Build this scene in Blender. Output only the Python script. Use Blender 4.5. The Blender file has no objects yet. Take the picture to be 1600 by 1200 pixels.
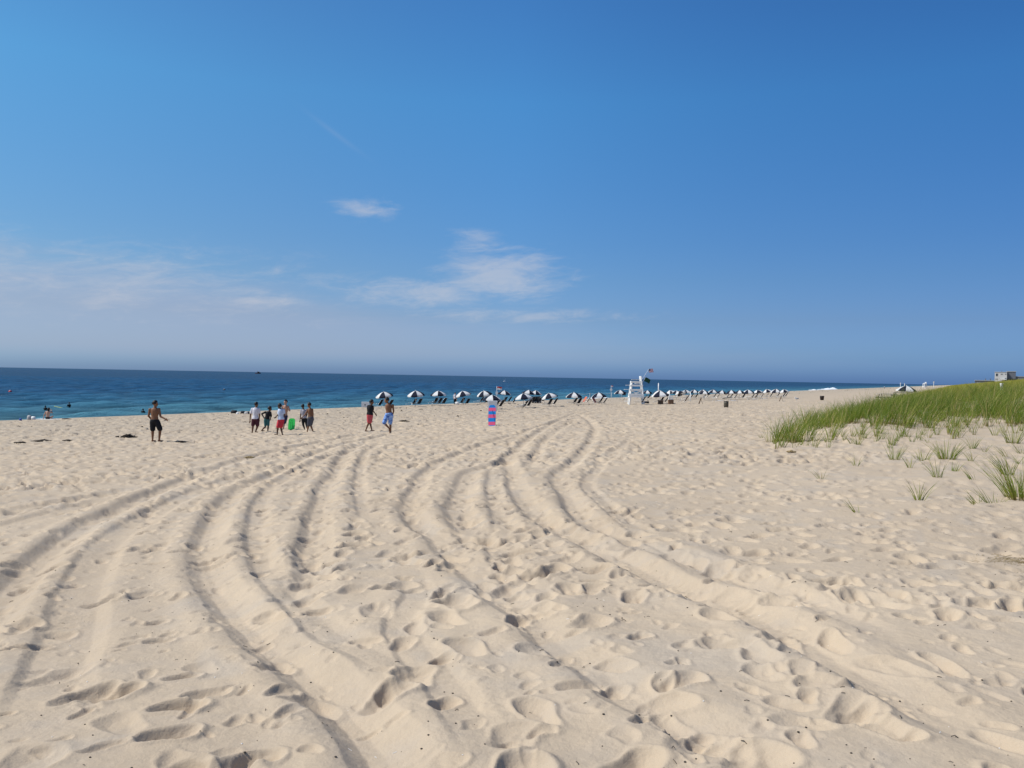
import bpy, bmesh, math, random
import numpy as np
from mathutils import Vector, Matrix

random.seed(7)
rng = np.random.default_rng(7)
scene = bpy.context.scene
COL = scene.collection
R = math.radians

# ------------------------------------------------------------------ camera
CAM_Z = 5.6
F_PX = 1232.0                      # focal length in pixels of the 1600 px wide photograph
PITCH, ROLL = R(-0.53), R(1.06)
cam_d = bpy.data.cameras.new('camera')
cam_d.sensor_width = 36.0
cam_d.lens = 36.0 * F_PX / 1600.0
cam_d.clip_start, cam_d.clip_end = 0.1, 90000.0
cam = bpy.data.objects.new('camera', cam_d)
COL.objects.link(cam)
CAM_M = Matrix.Rotation(math.pi / 2 + PITCH, 3, 'X') @ Matrix.Rotation(ROLL, 3, 'Z')
cam.location = (0, 0, CAM_Z)
cam.rotation_euler = CAM_M.to_euler()
scene.camera = cam
scene.render.resolution_x, scene.render.resolution_y = 1024, 768

# ------------------------------------------------------------------ sun, sky, exposure
SUN_EL, SUN_AZ = R(49), R(-93)     # azimuth from the view direction (+Y), negative = to the left
scene.view_settings.view_transform = 'Standard'
scene.view_settings.look = 'None'
scene.view_settings.exposure = 0.0
scene.view_settings.gamma = 1.0
scene.view_settings.use_curve_mapping = False
sun_d = bpy.data.lights.new('sun', 'SUN')
sun_d.energy = 4.5
sun_d.angle = R(0.55)
sun_d.color = (1.0, 0.96, 0.90)
sun = bpy.data.objects.new('sun', sun_d)
COL.objects.link(sun)
sun_dir = Vector((math.cos(SUN_EL) * math.sin(SUN_AZ), math.cos(SUN_EL) * math.cos(SUN_AZ), math.sin(SUN_EL)))
sun.rotation_euler = sun_dir.to_track_quat('Z', 'Y').to_euler()


class NT:
    """tiny helper to write node trees as expressions"""
    def __init__(self, tree):
        self.t = tree
        tree.nodes.clear()

    def n(self, kind, **kw):
        nd = self.t.nodes.new(kind)
        for k, v in kw.items():
            setattr(nd, k, v)
        return nd

    def put(self, sock, v):
        if isinstance(v, bpy.types.NodeSocket):
            self.t.links.new(v, sock)
        elif v is not None:
            sock.default_value = v

    def m(self, op, a, b=None, c=None, clamp=False):
        nd = self.n('ShaderNodeMath', operation=op, use_clamp=clamp)
        for i, v in enumerate((a, b, c)):
            if v is not None:
                self.put(nd.inputs[i], v)
        return nd.outputs[0]

    def mixc(self, f, a, b, mode='MIX'):
        nd = self.n('ShaderNodeMix', data_type='RGBA', blend_type=mode)
        self.put(nd.inputs['Factor'], f)
        for i, v in ((6, a), (7, b)):
            if isinstance(v, tuple) and len(v) == 3:
                v = v + (1.0,)
            self.put(nd.inputs[i], v)
        return nd.outputs[2]

    def noise(self, vec, scale, detail=3.0, rough=0.55, dist=0.0):
        nd = self.n('ShaderNodeTexNoise')
        if vec is not None:
            self.put(nd.inputs['Vector'], vec)
        nd.inputs['Scale'].default_value = scale
        nd.inputs['Detail'].default_value = detail
        nd.inputs['Roughness'].default_value = rough
        nd.inputs['Distortion'].default_value = dist
        return nd.outputs['Fac']

    def ramp(self, f, stops):
        nd = self.n('ShaderNodeValToRGB')
        el = nd.color_ramp.elements
        while len(el) < len(stops):
            el.new(0.5)
        for e, (p, c) in zip(el, stops):
            e.position = p
            e.color = tuple(c) + ((1.0,) if len(c) == 3 else ())
        self.put(nd.inputs[0], f)
        return nd.outputs['Color']

    def smooth(self, x, a, b):
        nd = self.n('ShaderNodeMapRange', interpolation_type='SMOOTHSTEP')
        self.put(nd.inputs[0], x)
        nd.inputs[1].default_value, nd.inputs[2].default_value = a, b
        return nd.outputs[0]

    def xyz(self, v):
        nd = self.n('ShaderNodeSeparateXYZ')
        self.put(nd.inputs[0], v)
        return nd.outputs

    def comb(self, x, y, z):
        nd = self.n('ShaderNodeCombineXYZ')
        for i, v in enumerate((x, y, z)):
            self.put(nd.inputs[i], v)
        return nd.outputs[0]


world = bpy.data.worlds.new('World')
scene.world = world
world.use_nodes = True
w = NT(world.node_tree)
sky = w.n('ShaderNodeTexSky', sky_type='NISHITA', sun_disc=False, sun_elevation=SUN_EL,
          sun_rotation=SUN_AZ, altitude=0.0, air_density=1.0, dust_density=1.0, ozone_density=3.0)
SKY_STRENGTH = 0.10
tc = w.n('ShaderNodeTexCoord').outputs['Generated']
dx, dy, dz = w.xyz(tc)
az = w.m('ARCTAN2', dx, dy)
el = w.m('ARCSINE', dz)
# summer haze: a greyer, darker veil low over the sea, all the way round
tint = w.ramp(w.m('MULTIPLY', w.m('MAXIMUM', el, 0.0), 1.8), [
    (0.0, (0.275, 0.475, 1.0)), (0.025, (0.275, 0.475, 0.93)), (0.055, (0.30, 0.465, 0.81)), (0.13, (0.305, 0.415, 0.625)), (0.22, (0.28, 0.425, 0.60)),
    (0.30, (0.26, 0.44, 0.62)), (0.42, (0.25, 0.48, 0.665)), (0.60, (0.24, 0.55, 0.74)), (0.80, (0.22, 0.50, 0.72)), (1.0, (0.29, 0.50, 0.65))])
# the side towards the sun is paler, the far side a deeper blue
side = w.ramp(w.m('ADD', w.m('MULTIPLY', w.m('SINE', az), 0.9), 0.5), [
    (0.0, (0.53, 0.492, 0.44)), (0.25, (0.535, 0.49, 0.46)), (0.5, (0.5, 0.5, 0.5)), (0.75, (0.41, 0.425, 0.455)), (1.0, (0.335, 0.365, 0.415))])
tint = w.mixc(1.0, tint, side, 'MULTIPLY')
col = w.mixc(1.0, sky.outputs[0], tint, 'MULTIPLY')
col = w.mixc(1.0, col, (4.0, 4.0, 4.0), 'MULTIPLY')
# thin cirrus
def gauss(a0, e0, sa, se):
    u = w.m('DIVIDE', w.m('SUBTRACT', az, a0), sa)
    v = w.m('DIVIDE', w.m('SUBTRACT', el, e0), se)
    return w.m('POWER', 2.718, w.m('MULTIPLY', w.m('ADD', w.m('MULTIPLY', u, u), w.m('MULTIPLY', v, v)), -1.0))
cv = w.comb(w.m('ADD', az, w.m('MULTIPLY', el, -0.9)), w.m('MULTIPLY', el, 3.4), 0.0)
cn = w.noise(cv, 16.0, 7.0, 0.62, 0.6)
cn2 = w.noise(cv, 48.0, 5.0, 0.6, 0.8)
cn = w.m('ADD', w.m('MULTIPLY', cn, 0.75), w.m('MULTIPLY', cn2, 0.25))
env = None
for (a0, e0, sa, se, wt) in [(-0.018, 0.128, 0.085, 0.034, 1.0), (-0.052, 0.168, 0.036, 0.018, 0.85), (-0.12, 0.102, 0.11, 0.018, 0.9),
                             (-0.187, 0.203, 0.042, 0.014, 0.72), (-0.30, 0.086, 0.07, 0.008, 0.7), (0.0, 0.078, 0.18, 0.012, 0.6),
                             (-0.5, 0.10, 0.38, 0.055, 0.50), (1.9, 0.2, 0.5, 0.06, 0.5), (-2.2, 0.25, 0.6, 0.06, 0.5)]:
    g = w.m('MULTIPLY', gauss(a0, e0, sa, se), wt)
    env = g if env is None else w.m('MAXIMUM', env, g)
cm = w.smooth(w.m('ADD', cn, w.m('MULTIPLY', env, 0.50)), 0.58, 1.08)
cm = w.m('MULTIPLY', cm, w.smooth(env, 0.02, 0.35))
# faint old contrail
ct_d = w.m('SUBTRACT', el, w.m('ADD', 0.287, w.m('MULTIPLY', w.m('ADD', az, 0.225), -0.62)))
ct = w.m('POWER', 2.718, w.m('MULTIPLY', w.m('POWER', w.m('DIVIDE', w.m('ABSOLUTE', ct_d), 0.0035), 2.0), -1.0))
ct = w.m('MULTIPLY', w.m('MULTIPLY', ct, gauss(-0.225, 0.287, 0.035, 0.03)), 0.06)
cm = w.m('MINIMUM', w.m('ADD', w.m('MULTIPLY', cm, 0.52), ct), 1.0)
# broad milky veil, thickest low on the side of the sun
vn = w.m('MULTIPLY', w.m('SUBTRACT', w.noise(w.comb(w.m('ADD', az, w.m('MULTIPLY', el, -3.0)), w.m('MULTIPLY', el, 9.0), 0.0), 3.0, 5.0, 0.6), 0.5), 0.09)
ve = w.m('ADD', w.m('ADD', el, vn), w.m('MULTIPLY', w.m('ADD', az, 0.57), 0.10))
veil = w.m('SUBTRACT', 1.0, w.smooth(ve, 0.085, 0.150))
veil = w.m('MULTIPLY', veil, w.smooth(el, 0.003, 0.030))
veil = w.m('MULTIPLY', veil, w.m('SUBTRACT', 0.50, w.m('MULTIPLY', w.smooth(az, -0.5, 0.45), 0.34)))
col = w.mixc(veil, col, (3.75, 4.25, 5.7))
col = w.mixc(cm, col, (6.2, 6.2, 6.6))
bg = w.n('ShaderNodeBackground')
w.put(bg.inputs['Color'], col)
bg.inputs['Strength'].default_value = SKY_STRENGTH
wo = w.n('ShaderNodeOutputWorld')
w.t.links.new(bg.outputs[0], wo.inputs['Surface'])

# ------------------------------------------------------------------ terrain functions (sea level z = 0)
CT, ST = 0.872, 0.489              # unit vector pointing inland from the berm crest


def tcoord(X, Y):
    return CT * (X + 74.0) - ST * Y


def scoord(X, Y):
    return ST * (X + 74.0) + CT * Y


def sstep(x, a, b):
    u = np.clip((x - a) / (b - a), 0, 1)
    return u * u * (3 - 2 * u)


def hash2(ix, iy, seed):
    h = (ix.astype(np.int64) * 374761393 + iy.astype(np.int64) * 668265263 + seed * 974711) & 0x7fffffff
    h = ((h ^ (h >> 13)) * 1274126177) & 0x7fffffff
    h = (h ^ (h >> 16)) & 0xffff
    return h / 65535.0


def vnoise(X, Y, scale, seed=0, octaves=1, gain=0.5):
    """value noise in -1..1; scale = wavelength in metres"""
    out, amp, tot = 0.0, 1.0, 0.0
    for o in range(octaves):
        x, y = X / scale, Y / scale
        ix, iy = np.floor(x), np.floor(y)
        fx, fy = x - ix, y - iy
        fx = fx * fx * fx * (fx * (fx * 6 - 15) + 10)
        fy = fy * fy * fy * (fy * (fy * 6 - 15) + 10)
        a = hash2(ix, iy, seed + o)
        b = hash2(ix + 1, iy, seed + o)
        c = hash2(ix, iy + 1, seed + o)
        d = hash2(ix + 1, iy + 1, seed + o)
        out = out + amp * ((a + (b - a) * fx) * (1 - fy) + (c + (d - c) * fx) * fy)
        tot += amp
        amp *= gain
        scale *= 0.5
    return out / tot * 2 - 1


_tt = np.linspace(-60, 200, 1041)
_beach = np.interp(_tt, [-60, -20, -12.5, -1, 0.5, 10, 35, 50, 64, 72, 200], [-5, -0.9, 0.0, 1.38, 1.5, 1.78, 2.55, 3.2, 3.85, 3.98, 4.3])
_dune = np.interp(_tt, [-60, 59, 62, 65, 72, 80, 90, 110, 200], [-9, 3.3, 4.2, 4.75, 5.65, 6.65, 7.6, 8.5, 8.9])
def _sm(a, k):
    k = np.hanning(k); k /= k.sum()
    n = len(k) // 2
    return np.convolve(np.pad(a, n, 'edge'), k, 'valid')
_beach = np.minimum(_sm(_beach, 9), 50)
_dune = _sm(_dune, 13)


def zbase(X, Y):
    X, Y = np.asarray(X, float), np.asarray(Y, float)
    t, s = tcoord(X, Y), scoord(X, Y)
    b = np.interp(t, _tt, _beach)
    d = np.interp(t + 1.2 * vnoise(X, Y, 14.0, 91), _tt, _dune)
    k = sstep(s, 58, 84)
    extra = np.maximum(d - b, 0) * k
    extra = extra * (1 + 0.10 * vnoise(X, Y, 25.0, 92))
    nose = 0.42 * np.exp(-((t - 61.6) / 2.0) ** 2) * sstep(s, 60, 68) * (1 - sstep(s, 74, 90))
    return b + extra + nose


def ray(px, py):
    v = CAM_M @ Vector(((px - 800) / F_PX, -(py - 600) / F_PX, -1.0))
    return np.array(v)


_YS = np.exp(np.linspace(math.log(1.2), math.log(2500), 6000))


def ground(px, py):
    """first hit of the base terrain along a pixel's ray"""
    d = ray(px, py)
    k = _YS / d[1]
    X, Y, Z = d[0] * k, _YS, CAM_Z + d[2] * k
    g = Z - zbase(X, Y)
    i = int(np.argmax(g < 0))
    if g[i] >= 0:
        i = len(_YS) - 1
    f = g[i - 1] / (g[i - 1] - g[i]) if i > 0 else 0
    return float(X[i - 1] + f * (X[i] - X[i - 1])), float(Y[i - 1] + f * (Y[i] - Y[i - 1]))


def at_depth(px, py, Y):
    d = ray(px, py)
    k = Y / d[1]
    return float(d[0] * k), float(Y), float(CAM_Z + d[2] * k)


def at_sea(px, py):
    d = ray(px, py)
    k = -CAM_Z / d[2]
    return float(d[0] * k), float(d[1] * k)


# ------------------------------------------------------------------ object helpers
def link(o, parent=None):
    COL.objects.link(o)
    if parent is not None:
        o.parent = parent
    return o


def mesh_from(name, verts, faces, mats, smooth=True, mat_idx=None):
    me = bpy.data.meshes.new(name)
    me.from_pydata([tuple(float(q) for q in v) for v in verts], [], [tuple(int(q) for q in f) for f in faces])
    for m in (mats if isinstance(mats, (list, tuple)) else [mats]):
        me.materials.append(m)
    if mat_idx is not None:
        me.polygons.foreach_set('material_index', mat_idx)
    if smooth:
        me.polygons.foreach_set('use_smooth', [True] * len(me.polygons))
    me.update()
    return me


class MB:
    """collects simple shapes into one mesh"""
    def __init__(self):
        self.v, self.f = [], []

    def add(self, verts, faces):
        b = len(self.v)
        self.v += [tuple(p) for p in verts]
        self.f += [tuple(i + b for i in f) for f in faces]
        return self

    def box(self, c, s, rot=None):
        hx, hy, hz = s[0] / 2, s[1] / 2, s[2] / 2
        pts = [Vector((x, y, z)) for z in (-hz, hz) for x, y in ((-hx, -hy), (hx, -hy), (hx, hy), (-hx, hy))]
        if rot is not None:
            pts = [rot @ p for p in pts]
        pts = [p + Vector(c) for p in pts]
        return self.add(pts, [(3, 2, 1, 0), (4, 5, 6, 7), (0, 1, 5, 4), (1, 2, 6, 5), (2, 3, 7, 6), (3, 0, 4, 7)])

    def tube(self, pts, r, n=8, cap=True):
        pts = [Vector(p) for p in pts]
        rs = r if isinstance(r, (list, tuple)) else [r] * len(pts)
        vs, fs = [], []
        up = None
        for i, p in enumerate(pts):
            a = pts[max(i - 1, 0)]
            b = pts[min(i + 1, len(pts) - 1)]
            d = (b - a).normalized()
            ref = Vector((0, 0, 1)) if abs(d.z) < 0.9 else Vector((1, 0, 0))
            u = d.cross(ref).normalized() if up is None else (up - d * up.dot(d)).normalized()
            up = u
            q = d.cross(u)
            for k in range(n):
                a_ = 2 * math.pi * k / n
                vs.append(p + (u * math.cos(a_) + q * math.sin(a_)) * rs[i])
        for i in range(len(pts) - 1):
            for k in range(n):
                k2 = (k + 1) % n
                fs.append((i * n + k, i * n + k2, (i + 1) * n + k2, (i + 1) * n + k))
        if cap:
            fs.append(tuple(range(n - 1, -1, -1)))
            fs.append(tuple((len(pts) - 1) * n + k for k in range(n)))
        return self.add(vs, fs)

    def lathe(self, prof, n=16, c=(0, 0, 0)):
        vs, fs = [], []
        for r, z in prof:
            for k in range(n):
                a = 2 * math.pi * k / n
                vs.append((c[0] + r * math.cos(a), c[1] + r * math.sin(a), c[2] + z))
        for i in range(len(prof) - 1):
            for k in range(n):
                k2 = (k + 1) % n
                fs.append((i * n + k, i * n + k2, (i + 1) * n + k2, (i + 1) * n + k))
        fs.append(tuple(range(n - 1, -1, -1)))
        fs.append(tuple((len(prof) - 1) * n + k for k in range(n)))
        return self.add(vs, fs)

    def ball(self, c, s, n=10, m=7):
        vs, fs = [(0, 0, -1)], []
        for i in range(1, m):
            th = math.pi * i / m
            for k in range(n):
                a = 2 * math.pi * k / n
                vs.append((math.sin(th) * math.cos(a), math.sin(th) * math.sin(a), -math.cos(th)))
        vs.append((0, 0, 1))
        for k in range(n):
            fs.append((0, 1 + (k + 1) % n, 1 + k))
        for i in range(m - 2):
            for k in range(n):
                k2 = (k + 1) % n
                fs.append((1 + i * n + k, 1 + i * n + k2, 1 + (i + 1) * n + k2, 1 + (i + 1) * n + k))
        L = len(vs) - 1
        b = 1 + (m - 2) * n
        for k in range(n):
            fs.append((b + k, b + (k + 1) % n, L))
        s = s if isinstance(s, (tuple, list)) else (s, s, s)
        return self.add([(c[0] + x * s[0], c[1] + y * s[1], c[2] + z * s[2]) for x, y, z in vs], fs)

    def mesh(self, name, mat, smooth=False):
        return mesh_from(name, self.v, self.f, mat, smooth)

    def build(self, name, mat, parent=None, smooth=False):
        return link(bpy.data.objects.new(name, self.mesh(name, mat, smooth)), parent)


def tag(o, label=None, cat=None, group=None, kind=None):
    if label: o['label'] = label
    if cat: o['category'] = cat
    if group: o['group'] = group
    if kind: o['kind'] = kind
    return o


def empty(name, loc, rz=0.0, label=None, cat=None, group=None):
    o = bpy.data.objects.new(name, None)
    o.empty_display_size = 0.2
    COL.objects.link(o)
    o.location = loc
    o.rotation_euler = (0, 0, rz)
    return tag(o, label, cat, group)


def copy_tree(o, parent=None):
    c = o.copy()
    COL.objects.link(c)
    if parent is not None:
        c.parent = parent
    for ch in list(o.children):
        copy_tree(ch, c)
    return c


def mat(name, color, rough=0.7, noise=0.0, scale=20.0, metal=0.0, spec=0.3, bump=0.0):
    m = bpy.data.materials.new(name)
    m.use_nodes = True
    t = NT(m.node_tree)
    p = t.n('ShaderNodeBsdfPrincipled')
    o = t.n('ShaderNodeOutputMaterial')
    t.t.links.new(p.outputs[0], o.inputs[0])
    p.inputs['Roughness'].default_value = rough
    p.inputs['Metallic'].default_value = metal
    p.inputs['Specular IOR Level'].default_value = spec
    co = t.n('ShaderNodeTexCoord').outputs['Object']
    nz = t.noise(co, scale, 4.0)
    k = max(noise, 0.06)
    c1 = tuple(max(0, c * (1 - k)) for c in color)
    c2 = tuple(min(1, c * (1 + k)) for c in color)
    t.put(p.inputs['Base Color'], t.ramp(nz, [(0.3, c1), (0.7, c2)]))
    if bump:
        b = t.n('ShaderNodeBump')
        b.inputs['Strength'].default_value = bump
        b.inputs['Distance'].default_value = 0.01
        t.put(b.inputs['Height'], nz)
        t.put(p.inputs['Normal'], b.outputs[0])
    return m


# ------------------------------------------------------------------ sand material
def make_sand():
    m = bpy.data.materials.new('sand')
    m.use_nodes = True
    t = NT(m.node_tree)
    p = t.n('ShaderNodeBsdfPrincipled')
    o = t.n('ShaderNodeOutputMaterial')
    t.t.links.new(p.outputs[0], o.inputs[0])
    p.inputs['Roughness'].default_value = 0.95
    p.inputs['Specular IOR Level'].default_value = 0.12
    pos = t.n('ShaderNodeNewGeometry').outputs['Position']
    big = t.noise(pos, 0.25, 4.0, 0.6)
    mid = t.noise(pos, 3.0, 5.0, 0.6)
    grain = t.noise(pos, 260.0, 2.0, 0.7)
    grain2 = t.noise(pos, 900.0, 1.0, 0.5)
    c = t.ramp(big, [(0.3, (0.450, 0.352, 0.250)), (0.7, (0.525, 0.415, 0.296))])
    c = t.mixc(t.m('MULTIPLY', t.smooth(mid, 0.42, 0.75), 0.45), c, (0.455, 0.372, 0.288))
    patch = t.noise(pos, 0.9, 3.0, 0.55, 1.2)
    c = t.mixc(t.m('MULTIPLY', t.smooth(patch, 0.50, 0.68), 0.55), c, (0.43, 0.362, 0.288))
    gr = t.m('ADD', t.m('MULTIPLY', grain, 0.6), t.m('MULTIPLY', grain2, 0.4))
    c = t.mixc(1.0, c, t.ramp(gr, [(0.25, (0.80, 0.79, 0.78)), (0.5, (1.0, 1.0, 1.0)), (0.8, (1.10, 1.09, 1.07))]), 'MULTIPLY')
    # dark mineral specks and shell crumbs
    sp = t.n('ShaderNodeTexVoronoi')
    t.put(sp.inputs['Vector'], pos)
    sp.inputs['Scale'].default_value = 38.0
    spk = t.m('LESS_THAN', sp.outputs['Distance'], 0.055)
    spk = t.m('MULTIPLY', spk, t.m('GREATER_THAN', t.noise(pos, 9.0, 1.0), 0.56))
    c = t.mixc(t.m('MULTIPLY', spk, 0.55), c, (0.10, 0.07, 0.05))
    # the damp, trampled strip by the berm is a little darker and greyer
    px, py, pz = t.xyz(pos)
    tt = t.m('SUBTRACT', t.m('MULTIPLY', t.m('ADD', px, 74.0), CT), t.m('MULTIPLY', py, ST))
    damp = t.m('MULTIPLY', t.m('SUBTRACT', 1.0, t.smooth(tt, 18.0, 44.0)), 0.5)
    c = t.mixc(damp, c, (0.40, 0.33, 0.25))
    t.put(p.inputs['Base Color'], c)
    b1 = t.n('ShaderNodeBump')
    b1.inputs['Strength'].default_value = 0.5
    b1.inputs['Distance'].default_value = 0.02
    t.put(b1.inputs['Height'], t.noise(pos, 22.0, 5.0, 0.65))
    b2 = t.n('ShaderNodeBump')
    b2.inputs['Strength'].default_value = 0.35
    b2.inputs['Distance'].default_value = 0.003
    t.put(b2.inputs['Height'], gr)
    t.t.links.new(b1.outputs[0], b2.inputs['Normal'])
    # coarse trampled relief for sand too far away for the mesh to carry it
    b3 = t.n('ShaderNodeBump')
    t.put(b3.inputs['Strength'], t.smooth(t.m('ADD', py, t.m('MULTIPLY', px, 0.0)), 25.0, 60.0))
    b3.inputs['Distance'].default_value = 0.22
    t.put(b3.inputs['Height'], t.noise(pos, 1.7, 4.0, 0.6))
    t.t.links.new(b2.outputs[0], b3.inputs['Normal'])
    t.put(p.inputs['Normal'], b3.outputs[0])
    return m


SAND = make_sand()

# ------------------------------------------------------------------ sand mesh: fine near the viewpoint, coarse far away
th_f = np.arange(R(-41), R(41) + 1e-6, 0.0021)
th_c = np.concatenate([np.linspace(R(-180), R(-41), 70)[:-1], th_f, np.linspace(R(41), R(180), 70)[1:-1]])
rows = [0.7]
while rows[-1] < 9000:
    r_ = rows[-1]
    step = 0.62 * r_ * r_ / (788 * 1.9)
    step = min(max(step, 0.011), 0.045 * r_)
    if 20 < r_ < 150:
        step = min(step, 0.17 + (r_ - 20) * 0.0042)
    rows.append(r_ + step)
rr = np.array(rows)
TH, RR = np.meshgrid(th_c, rr)
GX, GY = RR * np.sin(TH), RR * np.cos(TH)
NR, NC = GX.shape
Z0 = zbase(GX, GY)
near = sstep(RR, 70, 40)
near = 1 - sstep(RR, 45, 110)
T_, S_ = tcoord(GX, GY), scoord(GX, GY)
on_beach = sstep(T_, 0.0, 4.0)
lump = 0.05 * vnoise(GX, GY, 3.2, 11, 2) + 0.022 * vnoise(GX, GY, 0.9, 12, 2)
H = Z0 + lump * (0.35 + 0.65 * near) * on_beach
FOOT = np.zeros_like(H)
ia0, ia1 = int(np.searchsorted(th_c, R(-46))), int(np.searchsorted(th_c, R(46)))


def stamp(x, y, L, W, D, ang, rim=0.28, skew=0.0):
    """one footprint: a hollow with sliding walls and a low pushed-up rim"""
    r0 = math.hypot(x, y)
    th0 = math.atan2(x, y)
    ext = L * 1.5
    if r0 < 0.8:
        return
    j0, j1 = np.searchsorted(th_c, th0 - ext / r0), np.searchsorted(th_c, th0 + ext / r0)
    i0, i1 = np.searchsorted(rr, r0 - ext), np.searchsorted(rr, r0 + ext)
    if j1 - j0 < 2 or i1 - i0 < 1:
        return
    sx, sy = GX[i0:i1, j0:j1] - x, GY[i0:i1, j0:j1] - y
    ca, sa = math.cos(ang), math.sin(ang)
    u = (sx * sa + sy * ca) / (L * 0.5)
    v = (sx * ca - sy * sa) / (W * 0.5)
    v = v * (1 + 0.16 * np.cos(2.6 * u + 0.6)) + skew * u + 0.14 * np.sin(3 * u + x * 9)
    q = np.sqrt(u * u + v * v)
    hole = -D * np.clip(1.12 - q, 0, 0.62) / 0.62
    ridge = rim * D * np.exp(-((q - 1.17) / 0.20) ** 2) * (1 + 0.4 * u)
    FOOT[i0:i1, j0:j1] += hole + ridge


# walked paths and random trampling
def scatter(n, rmin, rmax, a0, a1, lmin, lmax, dmin, dmax, dens=None):
    for _ in range(n):
        r = math.sqrt(rng.uniform(rmin * rmin, rmax * rmax))
        a = rng.uniform(a0, a1)
        x, y = r * math.sin(a), r * math.cos(a)
        t = tcoord(x, y)
        if t < 0.5:
            continue
        if dens is not None and rng.random() > dens(x, y, t):
            continue
        L = rng.uniform(lmin, lmax)
        stamp(x, y, L, L * rng.uniform(0.45, 0.85), rng.uniform(dmin, dmax) * L, rng.normal(0.3, 0.9), rng.uniform(0.15, 0.4), rng.normal(0, 0.35))


def dens_near(x, y, t):
    k = 0.5 + 0.5 * float(vnoise(np.array([x]), np.array([y]), 2.2, 33)[0])
    base = 0.35 + 0.65 * k
    if x < -1.5 and y < 9:
        base *= 0.45
    return base


scatter(260, 2.0, 7.5, R(-42), R(42), 0.22, 0.40, 0.12, 0.24, dens_near)
scatter(3600, 6.5, 22, R(-42), R(42), 0.18, 0.38, 0.14, 0.27, dens_near)
scatter(9000, 19, 46, R(-42), R(42), 0.26, 0.52, 0.18, 0.32, None)
scatter(11000, 44, 120, R(-42), R(42), 0.42, 0.95, 0.18, 0.32, None)
# shallow crinkles everywhere between
scatter(1800, 2.2, 14, R(-42), R(42), 0.08, 0.18, 0.10, 0.22, None)

# footprints that can be singled out: px, py, length in px, angle (0 = away), depth ratio
for (px, py, lp, ang, dr) in [
    (180, 1082, 78, 1.2, .34), (278, 1108, 84, 1.4, .34), (262, 1155, 90, 1.1, .36), (285, 1056, 56, 1.3, .28), (322, 1086, 70, 1.2, .25),
    (228, 928, 44, 1.2, .3), (242, 970, 40, 1.1, .28), (248, 998, 46, 1.3, .26), (245, 882, 34, 1.3, .26), (608, 1086, 96, 0.75, .3),
    (694, 1100, 62, 0.4, .32), (690, 1030, 52, 0.5, .28), (630, 1004, 60, 0.3, .24), (770, 992, 44, 1.3, .26), (645, 882, 26, 1.2, .3),
    (560, 822, 28, 1.2, .3), (640, 815, 26, 1.3, .3), (640, 842, 30, 1.3, .28), (1003, 1130, 48, 1.0, .34), (1054, 1146, 48, .7, .34),
    (1092, 1152, 56, .6, .3), (1230, 1027, 46, .5, .3), (1116, 913, 40, .9, .3), (1240, 954, 36, .2, .28), (998, 996, 46, .9, .28),
    (872, 1042, 40, .4, .28), (902, 1078, 66, 1.3, .28), (960, 1075, 60, .8, .3), (1064, 1072, 84, .9, .26), (1420, 1160, 58, 1.4, .26),
    (1335, 1082, 64, 1.1, .24), (1262, 1098, 48, .2, .26), (1350, 1122, 80, 1.2, .22), (1252, 1165, 60, .1, .3), (990, 1200, 110, 1.0, .26),
    (845, 1148, 50, 1.0, .24), (410, 1000, 40, .2, .24), (440, 1085, 60, .6, .3), (452, 1118, 56, .4, .28), (395, 1192, 90, 1.2, .28),
    (840, 898, 26, 1.2, .3), (845, 860, 22, 1.3, .3), (900, 860, 26, 1.2, .28), (865, 896, 30, 1.0, .25), (1020, 920, 44, 1.2, .24),
    (1290, 975, 40, .9, .26), (1480, 1000, 34, .8, .25), (1515, 1100, 40, 1.2, .24), (1330, 955, 30, .5, .2), (780, 888, 30, .6, .28)]:
    x, y = ground(px, py)
    L = lp * y / F_PX
    stamp(x, y, L, L * 0.62, L * dr, ang, 0.22, 0.0)

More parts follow.
